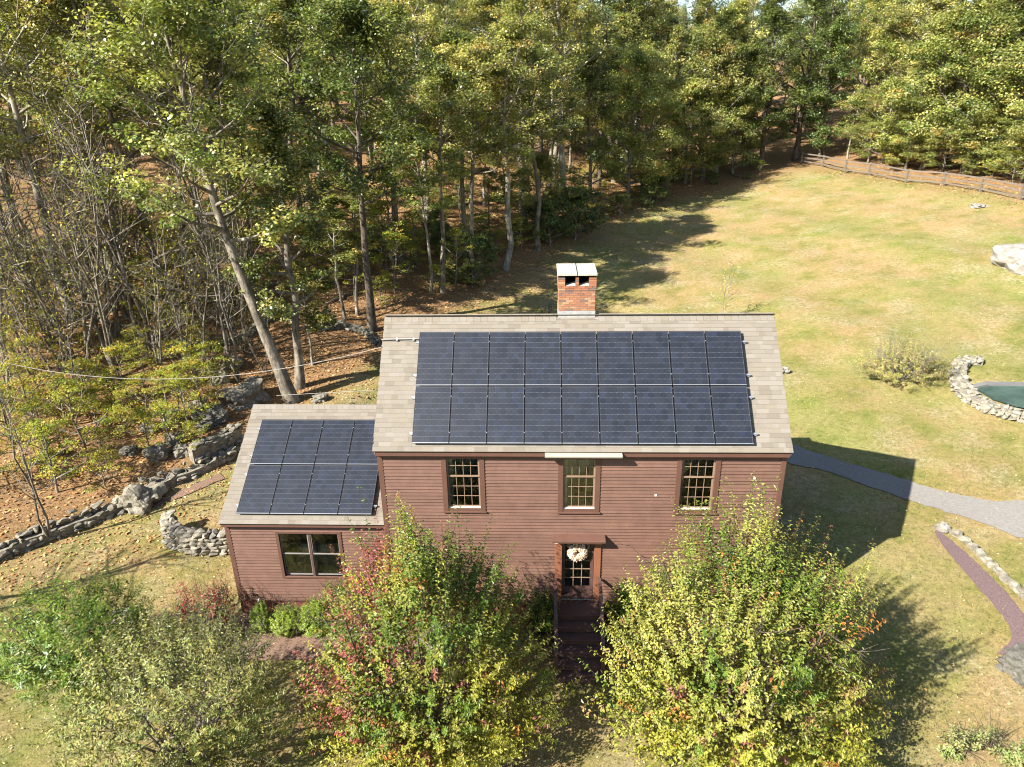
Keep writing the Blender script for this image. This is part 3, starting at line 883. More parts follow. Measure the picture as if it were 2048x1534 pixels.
MB().box(CX0-.006, CX1+.006, CY0-.008, CY1+.008, 8.45, 9.245).build('flashing', MT['lead'], chim)

# ------------------------------------------------------------------ solar panels
def rank_word(i, n):
    return ORD[i] if i < len(ORD) else 'number %d' % (i+1)
ORD = ['first', 'second', 'third', 'fourth', 'fifth', 'sixth', 'seventh', 'eighth', 'ninth', 'tenth', 'eleventh', 'twelfth', 'thirteenth', 'fourteenth', 'fifteenth', 'sixteenth', 'seventeenth', 'eighteenth', 'nineteenth', 'twentieth']
ORD += ['twenty-'+w for w in ORD[:9]] + ['thirtieth'] + ['thirty-'+w for w in ORD[:9]] + ['fortieth'] + ['forty-'+w for w in ORD[:9]]
ft = .016
pf = MB(); pf.box(-PW/2, -PW/2+ft, -PH/2, PH/2, 0, .042); pf.box(PW/2-ft, PW/2, -PH/2, PH/2, 0, .042)
pf.box(-PW/2+ft, PW/2-ft, -PH/2, -PH/2+ft, 0, .0415); pf.box(-PW/2+ft, PW/2-ft, PH/2-ft, PH/2, 0, .0415)
FRAME = pf.mesh('frame', MT['frame'])
BACK = MB().box(-PW/2+ft, PW/2-ft, -PH/2+ft, PH/2-ft, .02, .036).mesh('backsheet', MT['back'])
pitch = (PW-2*ft-.006)/6; pitchy = (PH-2*ft-.014)/10
cwid = pitch-.007; chei = pitchy-.0055; ch = .014
CELL = bpy.data.meshes.new('cell')
hx, hy = cwid/2, chei/2
CELL.from_pydata([(-hx, -hy+ch, 0), (-hx+ch, -hy, 0), (hx-ch, -hy, 0), (hx, -hy+ch, 0), (hx, hy-ch, 0), (hx-ch, hy, 0), (-hx+ch, hy, 0), (-hx, hy-ch, 0)], [], [tuple(range(8))])
CELL.materials.append(MT['cell'])
EDGE_STRIP = MB().box(-PW/2+.002, PW/2-.002, -PH/2-.001, -PH/2+.016, .0425, .0445).mesh('frame_lip', MT['alu'])
SEP = MB()
for c in range(1, 6):
    xm = -3*pitch+c*pitch; SEP.box(xm-.0050, xm+.0050, -PH/2+ft+.005, PH/2-ft-.005, .0362, .0364)
SEPM = SEP.mesh('column_strips', MT['frame'])
def panel(loc, ang, label, group):
    t = thing('solar_panel', label, 'solar panel', loc, 0, group)
    t.rotation_euler = (ang, 0, 0)
    for nm, me in (('frame', FRAME), ('backsheet', BACK), ('frame_lip', EDGE_STRIP), ('column_strips', SEPM)):
        link(bpy.data.objects.new(nm, me), t)
    for c in range(6):
        for r in range(10):
            o = bpy.data.objects.new('cell', CELL)
            o.location = (-3*pitch+pitch*(c+.5), -5*pitchy+pitchy*(r+.5), .0375+R.uniform(0, .0003))
            o.rotation_euler = (R.gauss(0, .002), R.gauss(0, .002), 0)
            link(o, t)
    return t
def array(ax, av, n, ey, ez, ang, where, railx, total):
    d = np.array([0, math.cos(ang), math.sin(ang)]); nn = np.array([0, -math.sin(ang), math.cos(ang)])
    for row in range(2):
        for i in range(n):
            c = np.array([ax+PW/2+i*(PW+GAP), ey, ez]) + d*(av+PH/2+row*(PH+.03)) + nn*.088
            panel(Vector(c), ang, f"solar panel on the {where}, {'upper' if row else 'lower'} row, {ORD[i]} from the left", f'solar panels on the {where}')
    for k, s in enumerate((.30, PH-.30, PH+.03+.33, 2*PH+.03-.31)):
        c0 = np.array([0, ey, ez]) + d*(av+s) + nn*.062
        nm = ['lowest', 'second lowest', 'second highest', 'highest'][k]
        t = thing('mounting_rail', f'aluminium mounting rail under the {where} solar panels, {nm} of four', 'rail', (0, 0, 0), 0, f'mounting rails on the {where}')
        b = MB(); b.obox(Vector(c0)+Vector(((railx[0]+railx[1])/2, 0, 0)), (1, 0, 0), d, nn, railx[1]-railx[0], .045, .045)
        b.build('rail', MT['alu'], t)
        for j in range(1, n):
            xx = ax+j*(PW+GAP)-GAP/2
            b = MB(); b.obox(Vector(c0 + nn*.072)+Vector((xx, 0, 0)), (1, 0, 0), d, nn, .018, .026, .012); b.build('clamp', MT['alu'], t)
        for xx in np.linspace(railx[0]+.06, railx[1]-.06, 5):
            b = MB(); b.obox(Vector(c0 - nn*.04)+Vector((xx, 0, 0)), (1, 0, 0), d, nn, .06, .09, .05); b.build('foot', MT['alu'], t)
array(AX, AV, 9, 0, EZ, math.radians(45.0), 'main roof', (AX-.10, AX+AW+.15), 18)
array(WAX, WAV, 4, WEY, WEZ, WANG, 'wing roof', (WAX-.10, WAX+4.04+.10), 8)
d45 = np.array([0, s45, s45]); n45 = np.array([0, -s45, s45])
cp = lambda x, s, o: Vector(np.array([x, 0, EZ]) + d45*s + n45*o)
cb = MB(); cb.tube([cp(-.03, 3.32, .05), cp(.5, 3.34, .05), cp(1.12, 3.35, .05)], .022, 8)
cnd = thing('roof_conduit', 'grey metal conduit running from the main roof panels to the left roof edge', 'conduit')
cb.build('pipe', MT['sashw'], cnd)
for x in (.42, .9):
    b = MB(); b.obox(cp(x, 3.335, .035), (1, 0, 0), d45, n45, .05, .10, .05); b.build('strap', MT['alu'], cnd)

# ------------------------------------------------------------------ steps, wreath, lamp pole
st = thing('front_steps', 'dark brown wooden front steps with handrails below the wreathed door', 'steps', (5.6, YF, 0))
tops = [1.14, .95, .76, .57, .38, .19]
y = -.06
dep = [.62, .29, .29, .29, .29, .29]
for i, (zt, dp) in enumerate(zip(tops, dep)):
    MB().box(-.62, .62, y-dp-.03, y, zt-.04, zt).build('tread', MT['wood_dark'], st, .006)
    MB().box(-.60, .60, y-dp, y-dp+.025, zt-.19, zt-.041).build('riser', MT['wood_dark'], st)
    y -= dp
for s in (-1, 1):
    x = s*.64
    MB().add([(x-.02, -.06, 1.09), (x+.02, -.06, 1.09), (x+.02, -.68, 1.09), (x-.02, -.68, 1.09), (x-.02, -.06, 0), (x+.02, -.06, 0), (x+.02, -2.13, 0), (x-.02, -2.13, 0)],
             [(0, 1, 2, 3), (7, 6, 5, 4), (0, 3, 7, 4), (1, 5, 6, 2), (3, 2, 6, 7), (0, 4, 5, 1)]).build('stringer', MT['wood_dark'], st)
    hr = thing_part('handrail', st)
    MB().box(x-.045, x+.045, -.72, -.63, 1.0, 2.02).build('post', MT['wood_dark'], hr)
    MB().box(x-.045, x+.045, -2.12, -2.03, 0, 1.05).build('post', MT['wood_dark'], hr)
    MB().bar((x, -.10, 1.98), (x, -.68, 1.98), .10, .035).build('rail', MT['wood_dark'], hr)
    MB().bar((x, -.66, 1.98), (x, -2.12, 1.0), .10, .035).build('rail', MT['wood_dark'], hr)
    for k in range(7):
        t = (k+.5)/7; yy = -.72-1.3*t; zz = 1.92-.9*t
        MB().box(x-.015, x+.015, yy-.015, yy+.015, zz-.86, zz).build('baluster', MT['wood_dark'], hr)
def leaf_arrays(c, a, n, L, W, fold=.0):
    """rhombic leaves: centres c, length axes a, normals n"""
    a = a/np.linalg.norm(a, axis=1)[:, None]
    s = np.cross(n, a); s /= np.linalg.norm(s, axis=1)[:, None]+1e-9
    nn = np.cross(a, s)
    L = np.broadcast_to(np.asarray(L, float), len(c))[:, None]; W = np.broadcast_to(np.asarray(W, float), len(c))[:, None]
    lift = nn*W*fold
    b = np.arange(len(c))[:, None]
    if fold:
        V = np.stack([c-a*L/2, c-a*L*.20+s*W*.48+lift, c+a*L*.18+s*W*.42+lift, c+a*L/2-nn*L*fold*.6, c+a*L*.18-s*W*.42+lift, c-a*L*.20-s*W*.48+lift], 1).reshape(-1, 3)
        F = np.concatenate([b*6+np.array([[0, 1, 2, 3]]), b*6+np.array([[0, 3, 4, 5]])], 1).reshape(-1, 4)
    else:
        V = np.stack([c-a*L/2, c-a*L*.06+s*W/2+lift, c+a*L/2-nn*L*fold*.5, c-a*L*.06-s*W/2+lift], 1).reshape(-1, 3)
        F = b*4+np.arange(4)[None]
    return V, F
wr = thing('wreath', 'round wreath of cream and tan dried petals hanging on the front door', 'wreath', (5.60, dy-.03, 2.78))
n = 520
th = NR.uniform(0, 2*math.pi, n); ph = NR.uniform(0, 2*math.pi, n); rr = .175+.125*np.cos(ph)*NR.uniform(.5, 1, n)
c = np.stack([rr*np.cos(th), -.02-.09*np.abs(np.sin(ph)), rr*np.sin(th)], 1)
nrm = np.stack([np.cos(th)*np.cos(ph)*.7, -np.abs(np.sin(ph))-.4, np.sin(th)*np.cos(ph)*.7], 1)+NR.normal(0, .35, (n, 3))
V, F = leaf_arrays(c, NR.normal(0, 1, (n, 3)), nrm, NR.uniform(.06, .12, n), NR.uniform(.04, .07, n), .12)
pc = np.array([(.78, .62, .46), (.85, .76, .60), (.60, .40, .26), (.70, .50, .36)])[NR.integers(0, 4, n)]
link(bpy.data.objects.new('petals', mesh_np('petals', V, F, MT['litter'], np.repeat(pc, 2, 0))), wr)
ring = [(.21*math.cos(a), 0, .21*math.sin(a)) for a in np.linspace(0, 2*math.pi, 25)]
MB().tube(ring, .03, 6, False).build('ring', MT['bark_dark'], wr)
lp = thing('garden_standpipe', 'thin dark standpipe with a round head beside the wing foundation', 'standpipe', (-4.1, .42, 0))
MB().tube([(.02, -.05, 0), (0, 0, .35), (-.02, .04, .72)], .016, 6).build('pipe', MT['metal_dark'], lp)
MB().tube([(-.16, -.28, 0), (-.09, -.12, .4), (-.02, .04, .70)], .010, 6).build('brace', MT['metal_dark'], lp)
MB().tube([(-.02, -.04, .76), (-.02, .02, .79), (-.02, .10, .77)], [.03, .055, .03], 8).build('head', MT['lead'], lp)

# ------------------------------------------------------------------ stones, walls, rocks
def hull_mesh(name, pts, mat):
    import bmesh
    bm = bmesh.new()
    for p in pts: bm.verts.new(p)
    r = bmesh.ops.convex_hull(bm, input=bm.verts)
    bmesh.ops.delete(bm, geom=[g for g in r['geom_interior'] if isinstance(g, bmesh.types.BMVert)], context='VERTS')
    me = bpy.data.meshes.new(name); bm.to_mesh(me); bm.free(); me.materials.append(mat)
    return me
MT['stone_light'] = stone_mat(1.3, 'pale_fieldstone')
STONES = []
for k in range(12):
    r = random.Random(100+k); pts = []
    for i in range(15):
        v = Vector((r.gauss(0, 1), r.gauss(0, 1), r.gauss(0, 1))).normalized()
        m = max(abs(v.x), abs(v.y), abs(v.z)); v = v*(.45/m*.55+.5*.45)*r.uniform(.92, 1.12)
        pts.append(v)
    STONES.append(hull_mesh('stone', pts, MT['stone']))
STONES_LIGHT = [me.copy() for me in STONES]
for me in STONES_LIGHT: me.materials[0] = MT['stone_light']
def stone(parent, p, sx, sy, sz, rz, light=False):
    o = bpy.data.objects.new('stone', R.choice(STONES_LIGHT if light else STONES))
    o.location = p; o.scale = (sx, sy, sz); o.rotation_euler = (R.gauss(0, .12), R.gauss(0, .12), rz)
    return link(o, parent)
def stone_wall(label, line, hgt, thick, size, name='stone_wall', light=False, group=None):
    """dry stone wall along world points (x, y); stones laid in courses"""
    L = [Vector((*p[:2], 0)) for p in line]
    seg = [0]
    for a, b in zip(L[:-1], L[1:]): seg.append(seg[-1]+(b-a).length)
    def pos(s):
        for i in range(len(L)-1):
            if s <= seg[i+1] or i == len(L)-2:
                t = (s-seg[i])/(seg[i+1]-seg[i]+1e-9); return L[i].lerp(L[i+1], t), (L[i+1]-L[i]).normalized()
    t = thing(name, label, 'stone wall', (0, 0, 0), 0, group)
    nC = max(1, round(hgt/(size*.55)))
    nT = max(1, round(thick/(size*.95)))
    for c in range(nC):
        s = R.uniform(0, size*.5)
        while s < seg[-1]:
            w = size*(R.uniform(.7, 1.45) if light else R.uniform(.5, 1.9))
            p, d = pos(min(s+w/2, seg[-1])); nrm = Vector((-d.y, d.x, 0))
            rz = math.atan2(d.y, d.x)
            for k in range(nT):
                if 0 < k < nT-1 and c < nC-1: continue
                o = (k-(nT-1)/2)*thick/nT*(1.0-.08*c)
                q = p+nrm*(o+R.gauss(0, size*(.07 if light else .22)))
                sz = hgt/nC*R.uniform(1.05, 1.5)
                stone(t, (q.x, q.y, h1(q.x, q.y)+hgt*(c+.5)/nC+R.gauss(0, .02 if light else .06)), w*1.12, max(thick/nT, size*.6)*R.uniform(1.05, 1.35), sz, rz+R.gauss(0, .15), light)
            s += w
    core = MB()
    for a, b in zip(L[:-1], L[1:]):
        za, zb = h1(a.x, a.y), h1(b.x, b.y); d = (b-a).normalized(); nn = Vector((-d.y, d.x, 0))*thick*.32
        core.add([(*(a-nn)[:2], za-.1), (*(a+nn)[:2], za-.1), (*(b+nn)[:2], zb-.1), (*(b-nn)[:2], zb-.1),
                  (*(a-nn)[:2], za+hgt*.8), (*(a+nn)[:2], za+hgt*.8), (*(b+nn)[:2], zb+hgt*.8), (*(b-nn)[:2], zb+hgt*.8)],
                 [(3, 2, 1, 0), (4, 5, 6, 7), (0, 1, 5, 4), (1, 2, 6, 5), (2, 3, 7, 6), (3, 0, 4, 7)])
    core.build('rubble_core', MT['stone'], t)
    return t
def gpt(px): return [spot(*q)[:2] for q in px]
stone_wall('short curved dry stone wall standing at the left corner of the wing', [(-6.15, 4.0), (-6.9, 3.85), (-7.7, 3.85), (-8.4, 4.05), (-8.95, 4.45), (-9.2, 5.0)], .85, .62, .27, light=True)
stone_wall('long low dry stone wall along the foot of the wooded bank', gpt(smooth_px([(-40, 1130), (60, 1090), (150, 1058), (240, 1020), (300, 985), (380, 955), (430, 930), (470, 905)], 3)), .32, .46, .25)
stone_wall('upper dry stone wall stepping up beside the left edge of the wing roof', gpt([(385, 925), (420, 908), (452, 893), (482, 880)]), .75, .55, .30)
stone_wall('tumbled line of stones in the leaves behind the left end of the main roof', gpt([(640, 660), (690, 655), (730, 668), (752, 690)]), .35, .5, .34)
stone_wall('line of old wall stones among the trees above the wing roof', gpt([(385, 705), (430, 690), (480, 680), (540, 640), (570, 628)]), .40, .5, .38)
pw = [(1965, 728), (1930, 727), (1915, 742), (1915, 765), (1935, 795), (1975, 820), (2040, 838), (2120, 845)]
stone_wall('curved flagstone wall round the covered pool at the right edge', gpt(smooth_px(pw, 2)), .30, .78, .27, light=True)
stone_wall('row of edging stones along the purple mulch bed', gpt(smooth_px([(1868, 1058), (1900, 1066), (1935, 1090), (1975, 1128), (2020, 1170), (2056, 1205)], 3)), .16, .26, .34, 'stone_edging', light=True)
_p = [spot(*q) for q in [(1948, 780), (1975, 774), (2120, 776), (2300, 790), (2300, 860), (2090, 828), (2030, 818), (1985, 803)]]
zc_ = max(p.z for p in _p)+.02
pc_ = thing('pool_cover', 'dark green pool cover inside the curved flagstone wall', 'pool cover', (0, 0, 0))
me = bpy.data.meshes.new('cover_sheet'); me.from_pydata([(p.x, p.y, p.z+.10) for p in _p], [], [tuple(range(len(_p)))[::-1]]); me.materials.append(MT['cover'])
link(bpy.data.objects.new('cover_sheet', me), pc_)
cpg = MB()
for a, b in zip(_p[0:3], _p[1:4]): cpg.bar(a+Vector((0, .1, .10)), b+Vector((0, .1, .10)), .30, .12)
cpg.build('coping', MT['coping'], pc_)

def rock_mesh(name, seed, mat, sub=4, rough=.5, flat=.6):
    import bmesh
    bm = bmesh.new(); bmesh.ops.create_icosphere(bm, subdivisions=sub, radius=1)
    o = Vector((seed*7.3, seed*3.1, seed*1.7))
    for v in bm.verts:
        c = v.co.copy()
        f = 1+rough*(mnoise.noise(c*1.1+o)*1.1+.55*mnoise.noise(c*2.7+o)+.25*mnoise.noise(c*6+o))
        m = max(abs(c.x), abs(c.y), abs(c.z))
        v.co = c*f*(.75+.25/m); v.co.z *= flat
    me = bpy.data.meshes.new(name); bm.to_mesh(me); bm.free(); me.materials.append(mat)
    return me
def boulder(px, size, seed, label, mat='stone', flat=.6, rz=0, group=None, sink=.25, ys=1.0, rough=.5):
    p = spot(*px)
    o = bpy.data.objects.new('boulder', rock_mesh('boulder', seed, MT[mat], flat=flat, rough=rough))
    o.location = (p.x, p.y, p.z+size*flat*(1-2*sink)*.6); o.scale = (size, size*ys, size); o.rotation_euler = (0, 0, rz)
    link(o); tag(o, label, 'rock', group)
    return o
ROCKS = [((485, 800), 1.25, 'large lichen-grey boulder just left of the leaning pale trunk', .75), ((420, 845), .95, 'dark rounded boulder in the leaves left of the wing ridge', .75),
         ((398, 815), .55, 'smaller dark boulder behind the rounded one near the wing ridge', .7), ((345, 850), .6, 'upright grey rock on the bank under the yellow saplings', 1.0),
         ((350, 885), .5, 'tall narrow grey rock lower on the leafy bank', 1.0), ((318, 915), .65, 'dark rock at the foot of the leafy bank', .8), ((262, 905), .55, 'pale rock half hidden by yellow leaves on the bank', .6),
         ((290, 1005), 1.05, 'big sloping grey boulder standing on the long low wall', .75), ((365, 905), .5, 'rock where the bank meets the upper stone wall', .8),
         ((300, 860), .45, 'small rock under the yellow saplings', .7), ((465, 730), .7, 'jagged grey ledge rock above the largest boulder', .7), ((370, 695), .7, 'pale ledge rock in the leaves at mid left', .6),
         ((440, 765), .6, 'narrow upright ledge rock left of the largest boulder', 1.1), ((640, 800), .55, 'flat dark rock behind the wing ridge', .5), ((250, 1240), .55, 'pale flat rock on the lawn behind the sparse apple tree', .45), ((555, 625), .55, 'pale rock by the old wall stones above the leaning trunk', .5)]
for i, (px, s, lab, fl) in enumerate(ROCKS):
    boulder(px, s*.72, i+3, lab, 'stone', fl, R.uniform(0, 6), 'rocks on the wooded bank' if i < 14 else None, ys=R.uniform(.75, 1.1))
boulder((2058, 532), 1.9, 41, 'large white granite boulder on the lawn at the right edge', 'rockw', .55, .3, rough=.22)
boulder((1958, 413), .6, 43, 'small pale rock low in the lawn near the rail fence', 'rockw', .3, .3, sink=.4)
boulder((2040, 1345), .5, 44, 'rounded grey boulder at the lower end of the purple mulch bed', 'stone', .7, .3)
boulder((1566, 744), .26, 45, 'small white rock on the lawn beside the right roof edge', 'rockw', .9, .3)
boulder((1884, 1058), .2, 46, 'little white rock at the upper tip of the purple mulch bed', 'rockw', .8, .3)

# ------------------------------------------------------------------ rail fence
fpx = [(1602, 328), (1645, 335), (1690, 346), (1737, 352), (1812, 366), (1886, 372), (1960, 384), (2040, 400), (2130, 414)]
fp = [spot(*q) for q in fpx]
fence = thing('rail_fence', 'long weathered three-rail wooden fence between the lawn and the wood', 'fence', (0, 0, 0))
for p in fp:
    MB().box(p.x-.08, p.x+.08, p.y-.08, p.y+.08, p.z-.1, p.z+1.25).build('post', MT['fence'], fence)
for a, b in zip(fp[:-1], fp[1:]):
    for hz in (.28, .70, 1.12):
        j = Vector((0, -.1, R.uniform(-.03, .03)))
        MB().bar(a+Vector((0, 0, hz))+j, b+Vector((0, 0, hz))+j, .05, .13).build('rail', MT['fence'], fence)

# ------------------------------------------------------------------ cables
def cable(label, pts, r):
    P = np.array([tuple(p) for p in pts]); n = 40
    s = np.concatenate([[0], np.cumsum(np.linalg.norm(np.diff(P, axis=0), axis=1))])
    co = [np.polyfit(s, P[:, k], len(P)-1 if len(P) < 4 else 2) for k in range(3)]
    q = np.linspace(s[0], s[-1], n)
    o = MB().tube([[np.polyval(c, t) for c in co] for t in q], r, 5).build('service_cable', MT['cable'])
    return tag(o, label, 'cable')
cable('pale overhead cable running left from the main roof edge across the trees', [at_x(764, 694, .0), at_y(285, 758, 4.2), at_y(-80, 702, 6.5)], .008)
cable('thin overhead wire just above the wing ridge', [at_y(752, 780, 6.5), at_y(553, 791, 7.5)], .008)

# ------------------------------------------------------------------ trees
def pal(cols, w, n, rng, jit=.12):
    c = np.array(cols)[rng.choice(len(cols), n, p=np.array(w)/sum(w))]
    return c
class Tree:
    def __init__(self):
        self.V = []; self.F = []; self.n = 0
    def tube(self, P, r, k):
        V, F = tube_np(P, r, k); self.V.append(V); self.F.append(F+self.n); self.n += len(V)
    def mesh(self, name, mat):
        return mesh_np(name, np.vstack(self.V), np.vstack(self.F), mat, smooth=True)
def bend(p0, d, L, rng, n=5, lift=.25, wob=.08):
    """a limb path from p0 along d, curving upwards"""
    t = np.linspace(0, 1, n)[:, None]
    d = d/np.linalg.norm(d)
    w = np.cumsum(rng.normal(0, wob, (n, 3)), 0)*L*.35; w -= w[0]
    return p0 + d*L*t + np.array([0, 0, 1])*L*lift*t**2 + w
def broadleaf(seed, H, base, Rm, tr, palette, weights, limbs=25, subs=8, lpc=78, cr=.74, flat=.55, leaf=.172, lean=(0, 0), bark='bark_grey', top=.55, keep=.74, skel=None, droop=.0, leafmat='leafB', jitter=.22):
    rng = np.random.default_rng(seed)
    T = Tree()
    n = 9; t = np.linspace(0, 1, n)
    if skel is None:
        P = np.stack([lean[0]*t**1.3, lean[1]*t**1.3, H*t], 1) + np.concatenate([np.zeros((1, 3)), np.cumsum(rng.normal(0, .018*H, (n-1, 3))*[1, 1, 0], 0)*.5])
    else:
        sk = np.array(skel); P = np.stack([np.interp(t, np.linspace(0, 1, len(sk)), sk[:, k]) for k in range(3)], 1)
    rad = tr*(1-t)**.8*(1+.35*np.exp(-t*22))+.02
    T.tube(P, rad, 9)
    C = []; S = []
    for i in range(limbs):
        u = (i+rng.uniform(0, .9))/limbs
        tt = base+(0.98-base)*u
        p0 = np.array([np.interp(tt, t, P[:, k]) for k in range(3)])
        az = i*2.4+rng.uniform(-.5, .5)
        prof = (.55+.75*math.sin(math.pi*min(1, u*.9+.12)))*(1-.62*u**2)*rng.uniform(.65, 1.15)
        L = Rm*prof*.78
        el = math.radians(8+48*u+rng.uniform(-10, 12))
        d = np.array([math.cos(az)*math.cos(el), math.sin(az)*math.cos(el), math.sin(el)])
        B = bend(p0, d, L, rng, 5, .22-droop)
        r0 = max(.02, np.interp(tt, t, rad)*.5)
        T.tube(B, r0*(1-np.linspace(0, 1, 5))**.9+.012, 5)
        for j in range(subs):
            q = .3+.7*(j+rng.uniform(0, 1))/subs
            b0 = np.array([np.interp(q, np.linspace(0, 1, 5), B[:, k]) for k in range(3)])
            a2 = rng.uniform(0, 2*math.pi); d2 = d*.7+np.array([math.cos(a2), math.sin(a2), rng.uniform(-.15, .6)])*.8
            L2 = L*rng.uniform(.22, .48)
            Q = bend(b0, d2, L2, rng, 4, .12-droop)
            T.tube(Q, np.array([.022, .016, .011, .006])*max(.6, tr/.2), 3)
            if rng.random() > keep: continue
            C.append(Q[-1]); S.append(rng.uniform(.75, 1.25))
            if rng.random() < .75: C.append(Q[2]+rng.normal(0, .12, 3)); S.append(rng.uniform(.6, 1))
        if rng.random() < keep: C.append(B[-1]); S.append(1.1)
    C.append(P[-1]); S.append(1.0)
    C = np.array(C); S = np.array(S)
    K = len(C)
    cc = P[int(n*.65)]
    tone = pal(palette, weights, K, rng)*rng.uniform(.75, 1.25, (K, 1))
    m = lpc
    cen = np.repeat(C, m, 0); sc = np.repeat(S, m)
    off = rng.normal(0, 1, (K*m, 3)); off /= (np.linalg.norm(off, axis=1)[:, None]+1e-6); off *= rng.uniform(.25, 1, (K*m, 1))**.6
    pos = cen + off*sc[:, None]*cr*np.array([1, 1, flat])
    out = pos-cc; out /= np.linalg.norm(out, axis=1)[:, None]+1e-6
    nor = off*.55+out*.35+np.array([0, 0, .75])+rng.normal(0, .38, (K*m, 3))
    ax = rng.normal(0, 1, (K*m, 3))*[1, 1, .45]+off*.6-np.array([0, 0, .25])
    L = leaf*rng.uniform(.65, 1.3, K*m)
    V, F = leaf_arrays(pos, ax, nor, L, L*rng.uniform(.55, .8, K*m), .0)
    col = np.repeat(tone, m, 0)*rng.uniform(1-jitter, 1+jitter, (K*m, 1))*(1+rng.normal(0, .06, (K*m, 3)))
    return T.mesh('trunk', MT[bark]), mesh_np('crown', V, F, MT[leafmat], np.clip(col, .004, .9))
def pine(seed, H, Rm):
    rng = np.random.default_rng(seed); T = Tree()
    t = np.linspace(0, 1, 7); P = np.stack([0*t, 0*t, H*t], 1)+np.concatenate([np.zeros((1, 3)), rng.normal(0, .08, (6, 3))*[1, 1, 0]])
    T.tube(P, .22*(1-t)+.02, 8)
    C = []; D = []
    for i in range(46):
        u = (i+.5)/46; z = H*(.35+.64*u); L = Rm*(1-u)**.75*rng.uniform(.7, 1.15)+.25
        az = i*2.4+rng.uniform(-.4, .4); d = np.array([math.cos(az), math.sin(az), rng.uniform(-.05, .25)])
        B = bend(np.array([P[int(u*6)][0], P[int(u*6)][1], z]), d, L, rng, 5, .12)
        T.tube(B, np.linspace(.035, .008, 5), 4)
        for q in np.linspace(.35, 1, max(3, int(L*3.5))):
            C.append(np.array([np.interp(q, np.linspace(0, 1, 5), B[:, k]) for k in range(3)])+rng.normal(0, .12, 3)); D.append(d)
    C = np.array(C); D = np.array(D); K = len(C); m = 46
    cen = np.repeat(C, m, 0); dr = np.repeat(D, m, 0)
    ax = rng.normal(0, 1, (K*m, 3))*[1, 1, .6]+dr*.8+np.array([0, 0, .45]); ax /= np.linalg.norm(ax, axis=1)[:, None]
    pos = cen+ax*rng.uniform(.1, .3, (K*m, 1))
    V, F = leaf_arrays(pos, ax, rng.normal(0, 1, (K*m, 3))+[0, 0, .8], rng.uniform(.22, .36, K*m), .026, .0)
    tone = np.repeat(pal([(.12, .17, .075), (.17, .22, .10), (.09, .13, .06)], [3, 3, 2], K, rng)*rng.uniform(.8, 1.2, (K, 1)), m, 0)
    return T.mesh('trunk', MT['bark_dark']), mesh_np('crown', V, F, MT['leafP'], tone*rng.uniform(.8, 1.2, (K*m, 1)))
def twiggy(seed, H, stems, palette, weights, lpc=4, spread=.35, bark='bark_grey', leaf=.12, twigs=10, tr=.06):
    """leafless or nearly leafless tree with several stems and many twigs"""
    rng = np.random.default_rng(seed); T = Tree(); C = []
    for s in range(stems):
        az = rng.uniform(0, 6.28); d = np.array([math.cos(az)*spread, math.sin(az)*spread, 1])*rng.uniform(.8, 1.1)
        P = bend(np.array([math.cos(az)*.12, math.sin(az)*.12, 0]), d, H*rng.uniform(.75, 1), rng, 7, .1, .05)
        T.tube(P, np.linspace(tr, .012, 7)*rng.uniform(.7, 1.1), 6)
        for i in range(twigs):
            q = .25+.75*(i+rng.random())/twigs
            p0 = np.array([np.interp(q, np.linspace(0, 1, 7), P[:, k]) for k in range(3)])
            a = rng.uniform(0, 6.28); dd = np.array([math.cos(a), math.sin(a), rng.uniform(.1, 1.3)])
            L = H*(.32-.2*q)*rng.uniform(.6, 1.2)
            Q = bend(p0, dd, L, rng, 5, .15, .1); T.tube(Q, np.linspace(.02, .006, 5)*max(1, tr/.06), 4)
            for j in range(4):
                qq = .3+.7*(j+rng.random())/4
                p1 = np.array([np.interp(qq, np.linspace(0, 1, 5), Q[:, k]) for k in range(3)])
                a2 = rng.uniform(0, 6.28); W = bend(p1, np.array([math.cos(a2), math.sin(a2), rng.uniform(-.1, 1)]), L*rng.uniform(.25, .5), rng, 3, .1, .1)
                T.tube(W, np.array([.008, .006, .004]), 3); C.append(W[-1])
    C = np.array(C); K = len(C); m = max(1, lpc)
    pos = np.repeat(C, m, 0)+rng.normal(0, .16, (K*m, 3))
    V, F = leaf_arrays(pos, rng.normal(0, 1, (K*m, 3)), rng.normal(0, .5, (K*m, 3))+[0, 0, 1], leaf*rng.uniform(.6, 1.3, K*m), leaf*.6, .0)
    col = np.repeat(pal(palette, weights, K, rng), m, 0)*rng.uniform(.7, 1.3, (K*m, 1))
    return T.mesh('trunk', MT[bark]), mesh_np('crown', V, F, MT['leafY'], col)

GREEN = [(.062, .085, .02), (.10, .125, .03), (.16, .175, .042), (.23, .23, .06), (.30, .24, .06)]
OLIVE = [(.125, .14, .036), (.19, .195, .05), (.27, .26, .072), (.34, .305, .10), (.36, .24, .07)]
YELL = [(.26, .27, .035), (.34, .31, .04), (.42, .33, .05), (.20, .24, .04), (.42, .26, .05)]
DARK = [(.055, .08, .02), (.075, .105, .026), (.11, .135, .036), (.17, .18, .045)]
KIND = {}
def reg(kind, *variants): KIND[kind] = variants
reg('green', broadleaf(1, 17, .20, 4.6, .24, GREEN, [3, 4, 3, 2, .6]), broadleaf(2, 19, .26, 4.9, .26, GREEN, [3, 4, 4, 2, .5], lean=(.8, -.3)),
    broadleaf(3, 15, .15, 4.3, .20, GREEN, [4, 4, 2, 2, .3], lean=(-.6, -.4)))
reg('olive', broadleaf(4, 18, .22, 4.8, .25, OLIVE, [3, 4, 4, 3, .6], lean=(-.5, -.5)), broadleaf(5, 16, .15, 4.5, .22, OLIVE, [3, 4, 4, 2, .5]),
    broadleaf(6, 20, .30, 4.7, .27, OLIVE, [3, 3, 4, 3, .8], bark='bark_pale', lean=(.5, -.6)))
